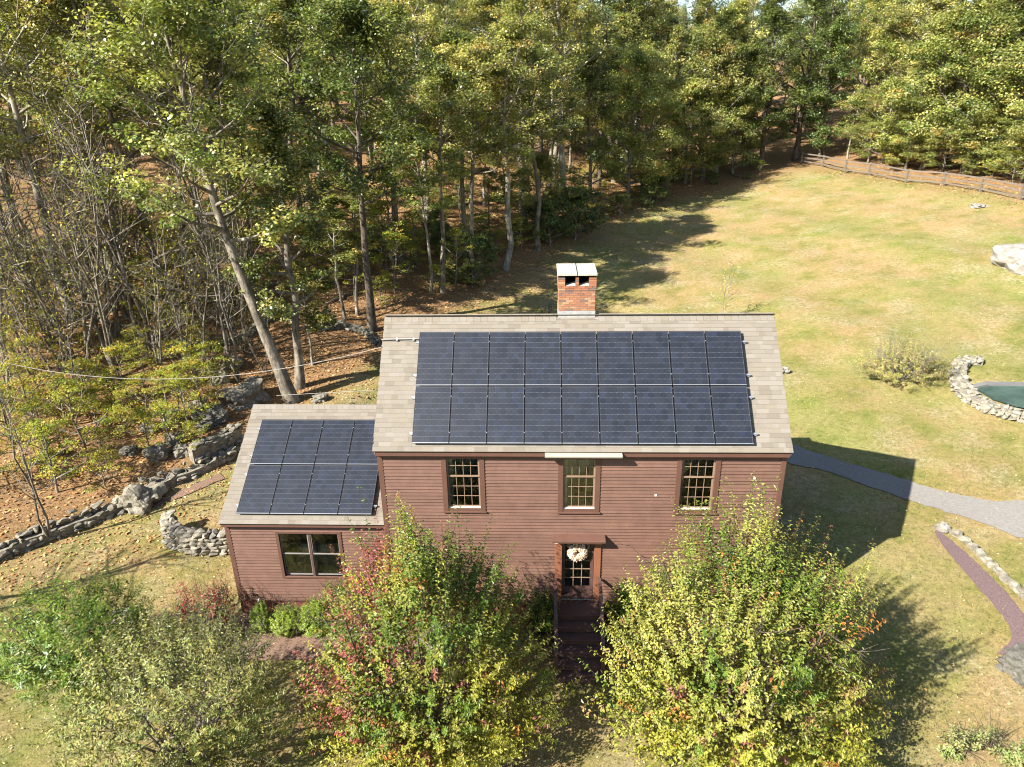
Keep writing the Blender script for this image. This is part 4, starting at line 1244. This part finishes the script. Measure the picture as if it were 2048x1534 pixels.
reg('high', broadleaf(24, 18, .46, 4.6, .22, OLIVE, [3, 4, 4, 3, .5], lean=(-.9, -.3)), broadleaf(25, 17, .50, 4.2, .20, GREEN, [2, 3, 4, 4, .8], lean=(.4, -.2)), broadleaf(26, 19, .44, 4.5, .24, OLIVE, [3, 4, 4, 2, .4], bark='bark_pale', lean=(-.6, .3)))
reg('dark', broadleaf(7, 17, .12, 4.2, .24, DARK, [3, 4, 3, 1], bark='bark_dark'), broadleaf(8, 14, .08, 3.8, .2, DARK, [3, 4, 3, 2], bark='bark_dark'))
reg('edge', broadleaf(9, 10.5, .06, 4.6, .15, [(.12, .15, .036), (.18, .20, .05), (.25, .25, .068), (.32, .29, .09), (.34, .22, .07)], [3, 4, 4, 2, .4], leaf=.165, limbs=28),
    broadleaf(10, 8.5, .05, 4.2, .13, [(.12, .15, .036), (.18, .205, .05), (.26, .26, .068), (.33, .29, .09)], [3, 4, 3, 2], leaf=.16, limbs=26))
reg('yellow', broadleaf(12, 4.2, .2, 2.0, .05, YELL, [4, 4, 2, 3, .5], limbs=13, subs=5, lpc=20, cr=.42, flat=.18, leaf=.115, leafmat='leafY', droop=.12),
    broadleaf(13, 3.0, .2, 1.7, .04, YELL, [4, 3, 1, 4, .3], limbs=11, subs=5, lpc=20, cr=.40, flat=.18, leaf=.11, leafmat='leafY', droop=.12),
    broadleaf(14, 5.6, .3, 2.1, .06, YELL, [4, 3, 2, 4, .7], limbs=14, subs=5, lpc=20, cr=.42, flat=.2, leaf=.115, leafmat='leafY', droop=.1))
reg('thin', broadleaf(15, 12, .45, 2.2, .10, GREEN, [2, 3, 4, 3, .6], bark='bark_pale', limbs=16, subs=6, lpc=58, cr=.5, leaf=.155), broadleaf(16, 14, .5, 2.4, .12, OLIVE, [2, 3, 4, 3, .6], limbs=16, subs=6, lpc=58, cr=.5, leaf=.155, bark='bark_pale'))
reg('pine', pine(17, 19, 3.2), pine(18, 16, 2.8))
reg('bare', twiggy(19, 10, 4, YELL, [2, 2, 1, 2, 1], 2, .22, tr=.09, twigs=13), twiggy(20, 8, 3, YELL, [2, 2, 1, 2, 1], 2, .28, tr=.07, twigs=12), twiggy(21, 12, 2, OLIVE, [2, 2, 1, 2, 1], 2, .12, tr=.10, twigs=15))
reg('shrub', broadleaf(22, 2.6, .05, 1.9, .05, DARK, [3, 4, 3, 2], limbs=16, subs=6, lpc=40, cr=.4, leaf=.14), broadleaf(23, 2.0, .05, 1.5, .04, GREEN, [3, 4, 3, 2, .5], limbs=14, subs=6, lpc=34, cr=.36, leaf=.13))
DESC = dict(green=('forest_tree', 'tall green broadleaf tree', 'tree'), olive=('forest_tree', 'tall olive-yellow broadleaf tree', 'tree'), high=('forest_tree', 'tall high-crowned yellow-green tree', 'tree'), dark=('forest_tree', 'dark green broadleaf tree', 'tree'),
            edge=('forest_tree', 'low-branched pale green maple', 'tree'), yellow=('sapling', 'yellow-leaved sapling', 'sapling'), thin=('forest_tree', 'slender thin-trunked tree', 'tree'),
            pine=('pine_tree', 'soft blue-green pine', 'pine'), bare=('bare_tree', 'nearly leafless twiggy grey tree', 'tree'), shrub=('shrub', 'low dense shrub', 'shrub'))
GRP = dict(green='broadleaf trees in the wood', olive='broadleaf trees in the wood', high='broadleaf trees in the wood', dark='broadleaf trees in the wood', edge='maples along the wood edge', yellow='saplings under the trees', thin='slender trees in the wood', pine='pines in the wood', bare='leafless trees on the left bank', shrub='shrubs at the wood edge')
def put(name, meshes, loc, rz, sc, label, cat, group=None, tilt=(0, 0)):
    o = thing(name, label, cat, loc, rz, group)
    o.rotation_euler = (tilt[0], tilt[1], rz); o.scale = (sc[0], sc[0], sc[1])
    for nm, me in zip(('trunk', 'crown'), meshes):
        link(bpy.data.objects.new(nm, me), o)
    return o
PLACED = []
def plant(kind, x, y, sc=None, var=None, rz=None):
    PLACED.append((kind, x, y, sc or (R.uniform(.85, 1.15), R.uniform(.85, 1.12)), R.randrange(len(KIND[kind])) if var is None else var, R.uniform(0, 6.28) if rz is None else rz))
# single trees that stand out in the photograph
big = broadleaf(31, 17, .42, 5.4, .27, OLIVE[:4]+[(.12, .15, .035)], [3, 4, 3, 2, 4], limbs=30, subs=8, lpc=80, cr=.74, leaf=.165, bark='bark_grey',
                skel=[(0, 0, 0), (-.75, .1, 3), (-1.55, .2, 6), (-2.15, .2, 9), (-2.5, .1, 12), (-2.8, 0, 15), (-3.0, -.2, 17.5)])
p = spot(585, 803); put('leaning_tree', big, (p.x, p.y, p.z-.1), 0, (1, 1), 'tall pale-barked tree leaning left just behind the wing roof', 'tree')
second = broadleaf(32, 13, .22, 3.0, .2, GREEN, [3, 4, 3, 2, .4], limbs=24, subs=7, lpc=66, cr=.55, leaf=.155, bark='bark_grey')
p = spot(600, 775); put('forest_tree', second, (p.x, p.y, p.z-.1), 0, (1, 1), 'straight grey green-leaved tree right of the leaning pale trunk', 'tree')
dk = broadleaf(33, 17, .42, 4.2, .22, GREEN[:4], [4, 4, 2, 1], bark='bark_dark', lean=(.3, .2))
p = spot(744, 662); put('forest_tree', dk, (p.x, p.y, p.z-.1), 0, (1, 1), 'straight dark-trunked tree behind the left end of the main roof', 'tree')
for u, v, k, s, var in ((1048, 452, 'olive', (1.0, 1.0), 2), (1098, 392, 'thin', (1.3, 1.4), 1), (1112, 392, 'thin', (1.2, 1.35), 1), (1018, 520, 'thin', (.9, .8), 0), (862, 585, 'thin', (.9, .85), 0),
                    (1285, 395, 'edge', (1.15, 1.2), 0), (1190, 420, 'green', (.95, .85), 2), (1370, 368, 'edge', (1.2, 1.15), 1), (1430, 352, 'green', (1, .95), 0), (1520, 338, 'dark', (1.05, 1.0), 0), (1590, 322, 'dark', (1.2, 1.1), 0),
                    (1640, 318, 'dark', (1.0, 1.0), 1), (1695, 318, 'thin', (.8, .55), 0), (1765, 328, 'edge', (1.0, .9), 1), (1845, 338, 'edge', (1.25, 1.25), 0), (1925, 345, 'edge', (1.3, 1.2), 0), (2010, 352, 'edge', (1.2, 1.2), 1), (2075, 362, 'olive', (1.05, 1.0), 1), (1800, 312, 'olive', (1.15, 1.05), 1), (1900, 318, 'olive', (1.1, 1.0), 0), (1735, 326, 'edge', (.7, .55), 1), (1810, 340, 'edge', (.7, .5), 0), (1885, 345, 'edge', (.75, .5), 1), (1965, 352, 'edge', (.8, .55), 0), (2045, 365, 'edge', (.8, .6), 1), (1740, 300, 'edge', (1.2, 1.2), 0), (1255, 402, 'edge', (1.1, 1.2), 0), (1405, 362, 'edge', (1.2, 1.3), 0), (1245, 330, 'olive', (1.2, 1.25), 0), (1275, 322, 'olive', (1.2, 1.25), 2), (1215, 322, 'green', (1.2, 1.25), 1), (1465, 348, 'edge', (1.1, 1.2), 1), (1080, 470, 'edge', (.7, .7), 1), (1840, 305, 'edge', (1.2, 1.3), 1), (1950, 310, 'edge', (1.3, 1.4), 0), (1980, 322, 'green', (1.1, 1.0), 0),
                    (150, 640, 'high', (1.0, 1.0), 2), (330, 610, 'high', (1.05, 1.0), 0), (60, 540, 'high', (1.1, 1.05), 0), (225, 560, 'high', (1, 1), 2), (240, 760, 'bare', (1, 1), 0), (300, 700, 'bare', (1.1, 1.1), 2), (790, 562, 'yellow', (1.25, 1.25), 2), (772, 545, 'yellow', (1.1, 1.1), 0), (815, 548, 'yellow', (1, 1), 1), (300, 610, 'yellow', (1.2, 1.2), 0), (255, 640, 'yellow', (1.2, 1.2), 2), (330, 650, 'yellow', (1.0, 1.0), 1), (980, 470, 'yellow', (1, 1), 0), (120, 740, 'bare', (1.1, 1), 1), (70, 660, 'bare', (1.1, 1.15), 0), (190, 660, 'bare', (1, 1.2), 2), (270, 640, 'bare', (1.2, 1.2), 0), (135, 830, 'bare', (.8, .8), 1), (20, 820, 'bare', (.9, .9), 1), (100, 1080, 'bare', (.55, .6), 2), (430, 700, 'bare', (.8, .8), 1), (530, 745, 'bare', (.6, .6), 1), (690, 640, 'thin', (.8, .6), 0), (715, 630, 'thin', (.8, .65), 0), (625, 730, 'thin', (.5, .4), 1),
                    (640, 540, 'high', (1, 1), 1), (500, 600, 'high', (1, 1), 1), (420, 560, 'high', (1, 1.05), 0), (800, 520, 'high', (.95, .9), 0), (930, 500, 'high', (.9, .85), 1), (885, 585, 'high', (.8, .8), 1), (950, 555, 'high', (.85, .8), 0), (1010, 540, 'high', (.9, .85), 2), (1075, 500, 'high', (.9, .85), 1), (1150, 480, 'shrub', (1.4, 1.4), 0), (1100, 490, 'shrub', (1.3, 1.2), 0), (960, 555, 'shrub', (1.0, 1.0), 0), (1240, 430, 'shrub', (.9, .8), 1), (1300, 412, 'shrub', (1, .8), 1)):
    p = spot(u, v); plant(k, p.x, p.y, s, var)
def free(x, y, r, kinds=None):
    return all((x-q[1])**2+(y-q[2])**2 > r*r for q in PLACED if kinds is None or q[0] in kinds)
BIG = ('high', 'green', 'olive', 'dark', 'edge', 'pine', 'thin')
EDGE2 = np.array([spot(u, v)[:2] for u, v in [(-300, 860), (0, 740), (300, 690), (600, 660), (760, 590), (900, 545), (1000, 520)]])
tries = 0; cnt = 0
while cnt < 225 and tries < 16000:
    tries += 1
    x = R.uniform(-75, 95); y = R.uniform(12, 140)
    dpt = float(wood_depth(np.array([x]), np.array([y]))[0])
    if dpt < 2.0 or dpt > 80: continue
    u, v, zz = project((x, y, h1(x, y)+9))
    if u < -480 or u > 2480: continue
    ub, vb, _ = project((x, y, h1(x, y)))
    if x < 6 and dpt < 9 and ub < 1000: continue
    if 760 < ub < 1010 and vb > 500: continue
    if not free(x, y, 3.1 if dpt < 16 else 4.6, BIG): continue
    if x > 30 and dpt < 12: k = R.choices(('edge', 'olive', 'green'), (3, 4, 2))[0]
    elif x < 4 and dpt < 30: k = R.choices(('high', 'thin', 'pine'), (5, 6, .4))[0]
    elif x < -2: k = R.choices(('olive', 'green', 'thin', 'pine'), (5, 4, 1.5, .5))[0]
    else: k = R.choices(('olive', 'green', 'dark', 'thin', 'pine'), (4.5, 3.5, .5, 5, 1.0))[0]
    plant(k, x, y); cnt += 1
cnt = 0
while cnt < 46:
    q = spot(R.uniform(-30, 500), R.uniform(500, 780))
    if not free(q.x, q.y, 1.2): continue
    s = R.uniform(.6, 1.15); plant('bare', q.x, q.y, (s, s*R.uniform(.85, 1.2))); cnt += 1
for q in ((-13.6, -2.6), (-15.5, .2), (-17.5, -3.5)):
    plant('bare', q[0], q[1], (.9, .85))
cnt = 0; tries = 0
while cnt < 270 and tries < 16000:
    tries += 1
    if R.random() < .30:
        q = spot(R.uniform(-20, 430), R.uniform(520, 1000))
    else:
        q = spot(R.uniform(300, 2040), R.uniform(335, 680))
    x, y = q.x, q.y
    dpt = float(wood_depth(np.array([x]), np.array([y]))[0])
    if dpt < .8 or dpt > 32: continue
    if not free(x, y, .8): continue
    ub, vb, _ = project((x, y, h1(x, y)))
    if 440 < ub < 760 and vb > 600: continue
    if ub > 700 and R.random() < .35: k = 'shrub'; s = R.uniform(.3, .75)
    else: k = 'yellow'; s = R.uniform(.38, .85)
    plant(k, x, y, (s, s*R.uniform(.8, 1.1))); cnt += 1
COLS = [(70, 'at the left edge'), (140, 'near the left edge'), (210, 'above the long low wall'), (270, 'above the sloping boulder'), (330, 'above the short curved wall'), (480, 'left of the leaning trunk'), (640, 'above the wing roof'), (770, 'above the gap beside the main roof'), (900, 'above the left roof end'), (1060, 'just left of the chimney'),
        (1200, 'straight behind the chimney'), (1340, 'just right of the chimney'), (1480, 'above the shaded lawn'), (1620, 'at the dark fence corner'), (1760, "behind the fence's left end"), (1900, 'behind the rail fence'), (9999, 'at the far right')]
ROWS = {2: ['front row', 'back row'], 3: ['front row', 'middle row', 'back row'], 4: ['front row', 'second row', 'third row', 'back row']}
for k_ in range(5, 12): ROWS[k_] = ['front row'] + [ORD[j]+' row' for j in range(1, k_-1)] + ['back row']
buckets = {}
for q in PLACED:
    kind, x, y = q[:3]
    ub, vb, dz = project((x, y, h1(x, y)))
    ci = next(i for i, (lim, _) in enumerate(COLS) if ub < lim)
    buckets.setdefault((kind, ci), []).append((dz, q))
for (kind, ci), lst in buckets.items():
    lst.sort(key=lambda t: t[0])
    nm, desc, cat = DESC[kind]
    for i, (_, (k_, x, y, s, var, rz)) in enumerate(lst):
        nb = -(-len(lst)//9)
        if len(lst) == 1: rank = ''
        elif nb == 1: rank = f', {ORD[i]} from the front'
        else:
            per = -(-len(lst)//nb)
            rank = f', {ORD[i % per]} in the ' + ROWS[nb][i//per]
        put(nm, KIND[kind][var], (x, y, h1(x, y)-.08), rz, s, f'{desc} {COLS[ci][1]}{rank}', cat, GRP[kind], (R.gauss(0, .03), R.gauss(0, .03)))

# ------------------------------------------------------------------ garden trees and shrubs in front
def shoot_tree(seed, H, rx, ry, colour, shoots=420, per=26, fill=7000, leaf=.085, stems=7, zc=.5, bark='bark_brown', slen=(.45, 1.05), lump=.22, sparse=1.0, upw=1.0, narrow=.5, twig=.006, core=.0, minz=.08, cone=0.0, fold=.16):
    """round garden tree: lumpy crown with upright leafy shoots; colour(p) -> rgb per shoot"""
    rng = np.random.default_rng(seed); T = Tree()
    cz = H*zc; rz = H-cz
    def radius(d):
        v = Vector(d)*1.7+Vector((seed*3.1, 0, 0)); v2 = Vector(d)*3.9+Vector((0, seed*1.7, 0))
        return 1+lump*(mnoise.noise(v)*1.2+.6*mnoise.noise(v2))
    Dm = []
    for s in range(stems):
        a = s*6.28/stems+rng.uniform(-.3, .3)
        d = np.array([math.cos(a)*rx*.6, math.sin(a)*ry*.6, H*rng.uniform(.6, .8)])
        P = bend(np.array([math.cos(a)*.08, math.sin(a)*.08, 0]), d, np.linalg.norm(d), rng, 6, .08, .05)
        T.tube(P, np.linspace(.06, .014, 6)*min(1, H/4.5), 6)
        for j in range(9):
            q = rng.uniform(.25, 1); p0 = np.array([np.interp(q, np.linspace(0, 1, 6), P[:, k]) for k in range(3)])
            a2 = rng.uniform(0, 6.28); dd = np.array([math.cos(a2), math.sin(a2), rng.uniform(-.1, .8)])
            B = bend(p0, dd, rng.uniform(.15, .34)*rx, rng, 5, .1, .1); T.tube(B, np.linspace(.018, .005, 5)*min(1, H/4.5), 4)
            for w in range(4):
                p1 = B[rng.integers(1, 5)]; W = bend(p1, rng.normal(0, 1, 3)+[0, 0, .5], rng.uniform(.25, .7), rng, 3, .1, .1); T.tube(W, np.array([.009, .006, .004]), 3)
    pos = []; ax = []; nor = []; col = []; Ls = []
    for s in range(shoots):
        z = rng.uniform(-.85, 1)**1 if rng.random() < .5 else rng.uniform(0, 1)
        a = rng.uniform(0, 6.28); r = math.sqrt(max(0, 1-z*z)); d = np.array([r*math.cos(a), r*math.sin(a), z])
        rr = radius(d)*rng.uniform(.72, 1.0)
        cf_ = 1-cone*max(0, z)
        p = np.array([d[0]*rx*rr*cf_, d[1]*ry*rr*cf_, cz+d[2]*(rz if z > 0 else cz*.95)*rr])
        if p[2] < H*minz: continue
        u = d*np.array([1, 1, .4])*(1-.55*max(0, z))+np.array([0, 0, upw*(.35+.95*max(0, z+.25))])+rng.normal(0, .16, 3)
        L = rng.uniform(*slen)*(1.15 if z > .55 else .8)
        S = bend(p-u/np.linalg.norm(u)*L*.35, u, L, rng, 5, .12, .05)
        T.tube(S, np.linspace(twig, twig*.4, 5), 3)
        m = int(per*rng.uniform(.6, 1.1)*sparse)
        q = np.sort(rng.uniform(.05, 1, m)); c = np.stack([np.interp(q, np.linspace(0, 1, 5), S[:, k]) for k in range(3)], 1)
        g = np.arange(m)*2.4+rng.uniform(0, 6)
        td = u/np.linalg.norm(u); e1 = np.cross(td, [.3, .2, .9]); e1 /= np.linalg.norm(e1); e2 = np.cross(td, e1)
        rad = np.cos(g)[:, None]*e1+np.sin(g)[:, None]*e2
        la = rad+td*.35-np.array([0, 0, .30])+rng.normal(0, .2, (m, 3)); la /= np.linalg.norm(la, axis=1)[:, None]
        ln = td+rad*.25+rng.normal(0, .25, (m, 3))
        l = leaf*rng.uniform(.65, 1.25, m)*(1.15-.45*q)
        pos.append(c+la*l[:, None]*.6); ax.append(la); nor.append(ln); Ls.append(l)
        cc = np.array(colour(p, d, rng))
        col.append(cc*rng.uniform(.82, 1.18, (m, 1))*(1+rng.normal(0, .07, (m, 3))))
    # leafy body between the shoots
    d = rng.normal(0, 1, (fill, 3)); d /= np.linalg.norm(d, axis=1)[:, None]
    rr = np.array([radius(q) for q in d])*(rng.uniform(.35, 1, fill)**.45)*.97
    p = d*rr[:, None]*np.array([rx, ry, 1])*np.where(np.arange(3) < 2, 1-cone*np.maximum(0, d[:, 2:3]), 1); p[:, 2] = cz+d[:, 2]*rr*np.where(d[:, 2] > 0, rz, cz*.95)*.97
    cl = np.array([mnoise.noise(Vector(q)*1.5+Vector((9, seed, 0))) for q in p])
    ok = (p[:, 2] > H*minz) & (cl > -.10+core); p, d = p[ok], d[ok]
    pos.append(p); ax.append(rng.normal(0, 1, p.shape)*[1, 1, .6]-[0, 0, .2]); nor.append(d*.6+rng.normal(0, .45, p.shape)+[0, 0, .7]); Ls.append(leaf*rng.uniform(.7, 1.25, len(p)))
    cells = {}
    cf = []
    for q, dd in zip(p, d):
        key = tuple((q*2.4).astype(int))
        if key not in cells: cells[key] = np.array(colour(q, dd, rng))
        cf.append(cells[key])
    col.append(np.array(cf)*rng.uniform(.6, 1.15, (len(p), 1)))
    pos = np.vstack(pos); L = np.concatenate(Ls)
    V, F = leaf_arrays(pos, np.vstack(ax), np.vstack(nor), L, L*narrow*rng.uniform(.85, 1.15, len(L)), fold)
    return T.mesh('trunk', MT[bark]), mesh_np('crown', V, F, MT['leafF'], np.clip(np.repeat(np.vstack(col), 2 if fold else 1, 0), .003, .9))
G1, G2, YG, YE, OR, RD, PK, OL = (.065, .115, .013), (.125, .18, .02), (.265, .262, .034), (.34, .295, .045), (.33, .13, .03), (.28, .055, .04), (.24, .10, .065), (.24, .23, .045)
def pick(rng, cols, w): return np.array(cols[rng.choice(len(cols), p=np.array(w)/sum(w))])
def blend(stops, t):
    t = min(max(t, 0), .999)*(len(stops)-1); i = int(t)
    return np.array(stops[i])*(1-t+i)+np.array(stops[i+1])*(t-i)
def patch(p, k, sc=.75):
    v = Vector((float(p[0]), float(p[1]), float(p[2])))
    return .5+.62*mnoise.noise(v*sc+Vector((k, 2*k, 0)))+.3*mnoise.noise(v*sc*2.6+Vector((0, k, 5)))
def col_left(p, d, rng):
    m = patch(p, 3.0)
    if d[0] < -.25 and d[2] > -.15 and rng.random() < 1.15*min(1, -.1-d[0])*min(1, .25+m)*(.5+.7*max(0, d[2])):
        return blend([(.13, .13, .035), (.20, .075, .045), (.25, .06, .05), (.30, .10, .05)], m+rng.normal(0, .15))
    t = m+rng.normal(0, .08)-.28*d[2]
    if rng.random() < .05: return pick(rng, [OR, PK], [1, 1])
    return blend([G1, G2, OL, YG, YG, YE], t)
def col_right(p, d, rng):
    m = patch(p, 8.0)
    t = m+rng.normal(0, .08)-.25*d[2]
    r = rng.random()
    if r < .05+.10*max(0, d[0]): return pick(rng, [OR, PK, (.30, .20, .07)], [1.2, 1, 2])
    if d[2] > .25: return blend([G1, G2, (.20, .215, .04), OL, (.31, .29, .07), YG], t+.15)
    return blend([G1, G2, OL, YG, YG, YE], t)
def col_apple(p, d, rng): return pick(rng, [(.20, .21, .06), (.27, .265, .08), (.14, .155, .04), (.28, .255, .065)], [4, 4, 3, 2])
def col_peach(p, d, rng): return pick(rng, [(.095, .16, .018), (.14, .205, .024), (.20, .235, .03), (.06, .11, .014)], [4, 4, 2, 2])
def col_box(p, d, rng): return pick(rng, [(.22, .32, .035), (.30, .38, .05), (.14, .22, .03)], [4, 4, 1.5])
def col_red(p, d, rng): return pick(rng, [(.20, .21, .08), (.13, .15, .05), RD, (.30, .10, .07)], [4, 3, 1.6, .8] if d[2] < .3 else [2, 1, 4, 2])
def garden(name, meshes, loc, label, cat, group=None, rz=0):
    return put(name, meshes, (loc[0], loc[1], h1(loc[0], loc[1])-.03), rz, (1, 1), label, cat, group)
garden('fruit_tree', shoot_tree(51, 6.1, 2.85, 2.8, col_left, 1100, 32, 40000, leaf=.094, zc=.27, lump=.36, slen=(.45, 1.3), minz=.03, cone=.33), (1.85, -3.6), 'round garden tree left of the front door with crimson leaves on its left side', 'tree', 'garden trees by the front door')
garden('fruit_tree', shoot_tree(52, 6.2, 3.3, 2.9, col_right, 1150, 32, 42000, leaf=.094, zc=.30, lump=.36, slen=(.45, 1.3), minz=.03, cone=.28), (9.35, -3.6), 'round yellow-green garden tree right of the front door with upright shoots', 'tree', 'garden trees by the front door')
garden('fruit_tree', shoot_tree(53, 3.7, 2.7, 2.1, col_apple, 620, 26, 9000, leaf=.09, stems=8, slen=(.5, 1.1), lump=.3, sparse=1.0, upw=.5, narrow=.5, core=.1, bark='bark_grey'), (-4.1, -4.6), 'sparse grey-green apple tree with bare grey limbs at the bottom left', 'tree')
garden('fruit_tree', shoot_tree(54, 2.9, 2.0, 1.8, col_peach, 420, 28, 7000, leaf=.15, narrow=.26, slen=(.4, .9), lump=.3, upw=.55, fold=0), (-8.3, -2.1), 'bright green peach tree with long narrow leaves at the bottom left corner', 'tree')
garden('shrub', shoot_tree(55, 1.9, .85, .8, col_red, 110, 22, 1700, leaf=.07, slen=(.3, .6), lump=.3), (-5.45, -.35), 'grey-green shrub with red leaves at the left corner of the wing', 'shrub')
for k, (x, y, H, r, lab) in enumerate([(-3.95, .0, .95, .30, 'narrow upright bright green evergreen, leftmost below the wing window'), (-3.15, -.05, .85, .48, 'rounded bright green evergreen shrub, second from the left below the wing'),
                                        (-2.3, .0, 1.0, .52, 'rounded bright green evergreen shrub, third from the left below the wing'), (-1.55, .05, .95, .48, 'rounded bright green evergreen shrub, fourth from the left below the wing'), (-.75, .05, .85, .42, 'small evergreen shrub, nearest the round tree below the wing')]):
    garden('evergreen_shrub', shoot_tree(60+k, H, r, r, col_box, 420, 14, 6500, leaf=.05, stems=4, slen=(.12, .22), lump=.16, zc=.42, narrow=.5, minz=.0, fold=0), (x, y), lab, 'shrub', 'evergreen shrubs below the wing window')
for k, (u, v, H, r, lab) in enumerate([(690, 1290, 1.7, .9, 'leafy yellow-green shrub between the wing evergreens and the round tree'), (1255, 1290, 1.6, .55, 'small bright green shrub right of the front steps'), (1090, 1300, 1.3, .6, 'small dark green shrub left of the front steps')]):
    p = spot(u, v)
    garden('shrub', shoot_tree(70+k, H, r, r, (lambda p, d, rng: pick(rng, [G1, G2, YG, OL], [3, 4, 3, 2])), 130, 22, 1800, leaf=.08, slen=(.3, .6)), (p.x, p.y+.5), lab, 'shrub')
def col_bush(p, d, rng): return pick(rng, [(.34, .30, .09), (.27, .26, .07), (.38, .30, .12)], [3, 3, 2])
p = spot(1800, 762)
garden('lawn_bush', shoot_tree(75, 1.9, 1.9, 1.6, col_bush, 420, 16, 1200, leaf=.085, stems=9, slen=(.5, .9), lump=.35, upw=.35, core=.2, zc=.35, bark='bark_pale'), (p.x, p.y), 'low sparse yellow-green bush alone on the lawn right of the house', 'bush')
p = spot(1440, 640); q = twiggy(76, 3.6, 2, [(.45, .28, .06), (.5, .36, .08), (.3, .3, .08)], [3, 2, 2], 3, .12, leaf=.10, twigs=7, tr=.025, bark='bark_pale')
garden('sapling', q, (p.x, p.y), 'thin two-stemmed sapling with few yellow leaves behind the roof ridge', 'sapling')
p = spot(1085, 645); q = twiggy(77, 1.6, 7, [(.3, .25, .1)], [1], 1, .5, leaf=.05, twigs=6, tr=.012)
garden('shrub', q, (p.x, p.y), 'bare grey twiggy shrub behind the roof just left of the chimney', 'shrub')
for k, (u, v) in enumerate([(1905, 1505), (1965, 1500), (2030, 1528)]):
    p = spot(u, v)
    garden('weed', shoot_tree(80+k, .55, .32, .3, (lambda p, d, rng: pick(rng, [(.3, .3, .12), (.2, .24, .07)], [1, 1])), 40, 14, 260, leaf=.075, stems=1, slen=(.2, .4), zc=.3, twig=.003), (p.x, p.y), 'leafy weed on the lawn at the lower right, ' + ['leftmost', 'middle', 'rightmost'][k] + ' of three', 'weed', 'weeds at the lower right')
# fallen limbs on the forest floor
for k, (u, v, u2, v2, lab) in enumerate([(200, 640, 290, 665, 'grey fallen log above the yellow saplings'), (450, 610, 560, 570, 'long fallen trunk left of the dark-trunked tree'), (1480, 355, 1445, 342, 'pale fallen limb near the shaded fence corner'), (700, 590, 650, 610, 'fallen limb in the leaves beside the dark-trunked tree'), (60, 930, 140, 905, 'fallen branch on the bank at the far left')]):
    a, b = spot(u, v), spot(u2, v2)
    pts = [a.lerp(b, t)+Vector((R.gauss(0, .08), R.gauss(0, .08), .12)) for t in np.linspace(0, 1, 6)]
    for q in pts: q.z = h1(q.x, q.y)+.1
    tag(MB().tube(pts, np.linspace(.12, .04, 6), 7).build('fallen_branch', MT['bark_grey'], smooth=True), lab, 'log')

# ------------------------------------------------------------------ fallen leaves
def scatter(name, label, n, box, accept, size, cols, w, seed, tilt=.35):
    rng = np.random.default_rng(seed)
    x = rng.uniform(box[0], box[1], n); y = rng.uniform(box[2], box[3], n)
    ok = accept(x, y, rng); x, y = x[ok], y[ok]
    P = np.stack([x, y, height(x, y)+rng.uniform(.012, .05, len(x))], 1)
    V, F = leaf_arrays(P, rng.normal(0, 1, P.shape)*[1, 1, .2], rng.normal(0, tilt, P.shape)+[0, 0, 1], size*rng.uniform(.6, 1.3, len(x)), size*rng.uniform(.4, .75, len(x)), .0)
    o = link(bpy.data.objects.new(name, mesh_np(name, V, F, MT['litter'], pal(cols, w, len(x), rng)*rng.uniform(.7, 1.25, (len(x), 1)))))
    return tag(o, label, 'leaves', kind='stuff')
hx0, hx1, hy0, hy1 = -4.9, 11.2, .2, 7.7
def not_house(x, y): return ~((x > hx0) & (x < hx1) & (y > hy0) & (y < hy1))
scatter('fallen_leaves', 'orange-brown fallen leaves covering the forest floor', 150000, (-34, 45, 0, 62), lambda x, y, r: (wood_depth(x, y) > -2.5+2.2*r.normal(0, 1, len(x))) & not_house(x, y) & (wood_depth(x, y) < 26), .15,
        [(.42, .22, .09), (.34, .16, .06), (.50, .32, .15), (.22, .11, .05), (.46, .36, .10)], [5, 4, 3, 3, 1], 91)
scatter('fallen_leaves', 'pale yellow and tan leaves scattered over the lawn', 60000, (-16, 48, -8, 60), lambda x, y, r: (wood_depth(x, y) < 0) & not_house(x, y) & (r.random(len(x)) < .15+.85*np.exp(wood_depth(x, y)/7)), .075, [(.55, .45, .20), (.45, .33, .16), (.50, .48, .18), (.40, .24, .10)], [4, 3, 2, 2], 92)
# short grass tufts on the near lawn
def grass(n, seed):
    rng = np.random.default_rng(seed)
    x = rng.uniform(-14, 30, n); y = rng.uniform(-7, 24, n)
    ok = (wood_depth(x, y) < -.3) & not_house(x, y) & (rng.random(n) < 1.0/(1+np.maximum(0, y)/9))
    x, y = x[ok], y[ok]; m = len(x)
    P = np.stack([x, y, height(x, y)], 1)
    ax = rng.normal(0, .55, (m, 3)); ax[:, 2] = 1
    L = rng.uniform(.035, .085, m); ax /= np.linalg.norm(ax, axis=1)[:, None]
    V, F = leaf_arrays(P+ax*L[:, None]*.45, ax, rng.normal(0, 1, (m, 3)), L, .022, .0)
    pn = np.array([mnoise.noise(Vector((a*.55, b*.55, 3.0))) for a, b in zip(x, y)])
    c = np.where((pn+rng.normal(0, .22, m) > .08)[:, None], np.array([(.25, .21, .095)]), np.array([(.12, .15, .035)]))*rng.uniform(.7, 1.3, (m, 1))
    o = link(bpy.data.objects.new('grass', mesh_np('grass', V, F, MT['leafY'], c)))
    tag(o, 'short dry green and straw grass of the lawn', 'grass', kind='stuff')
grass(120000, 93)
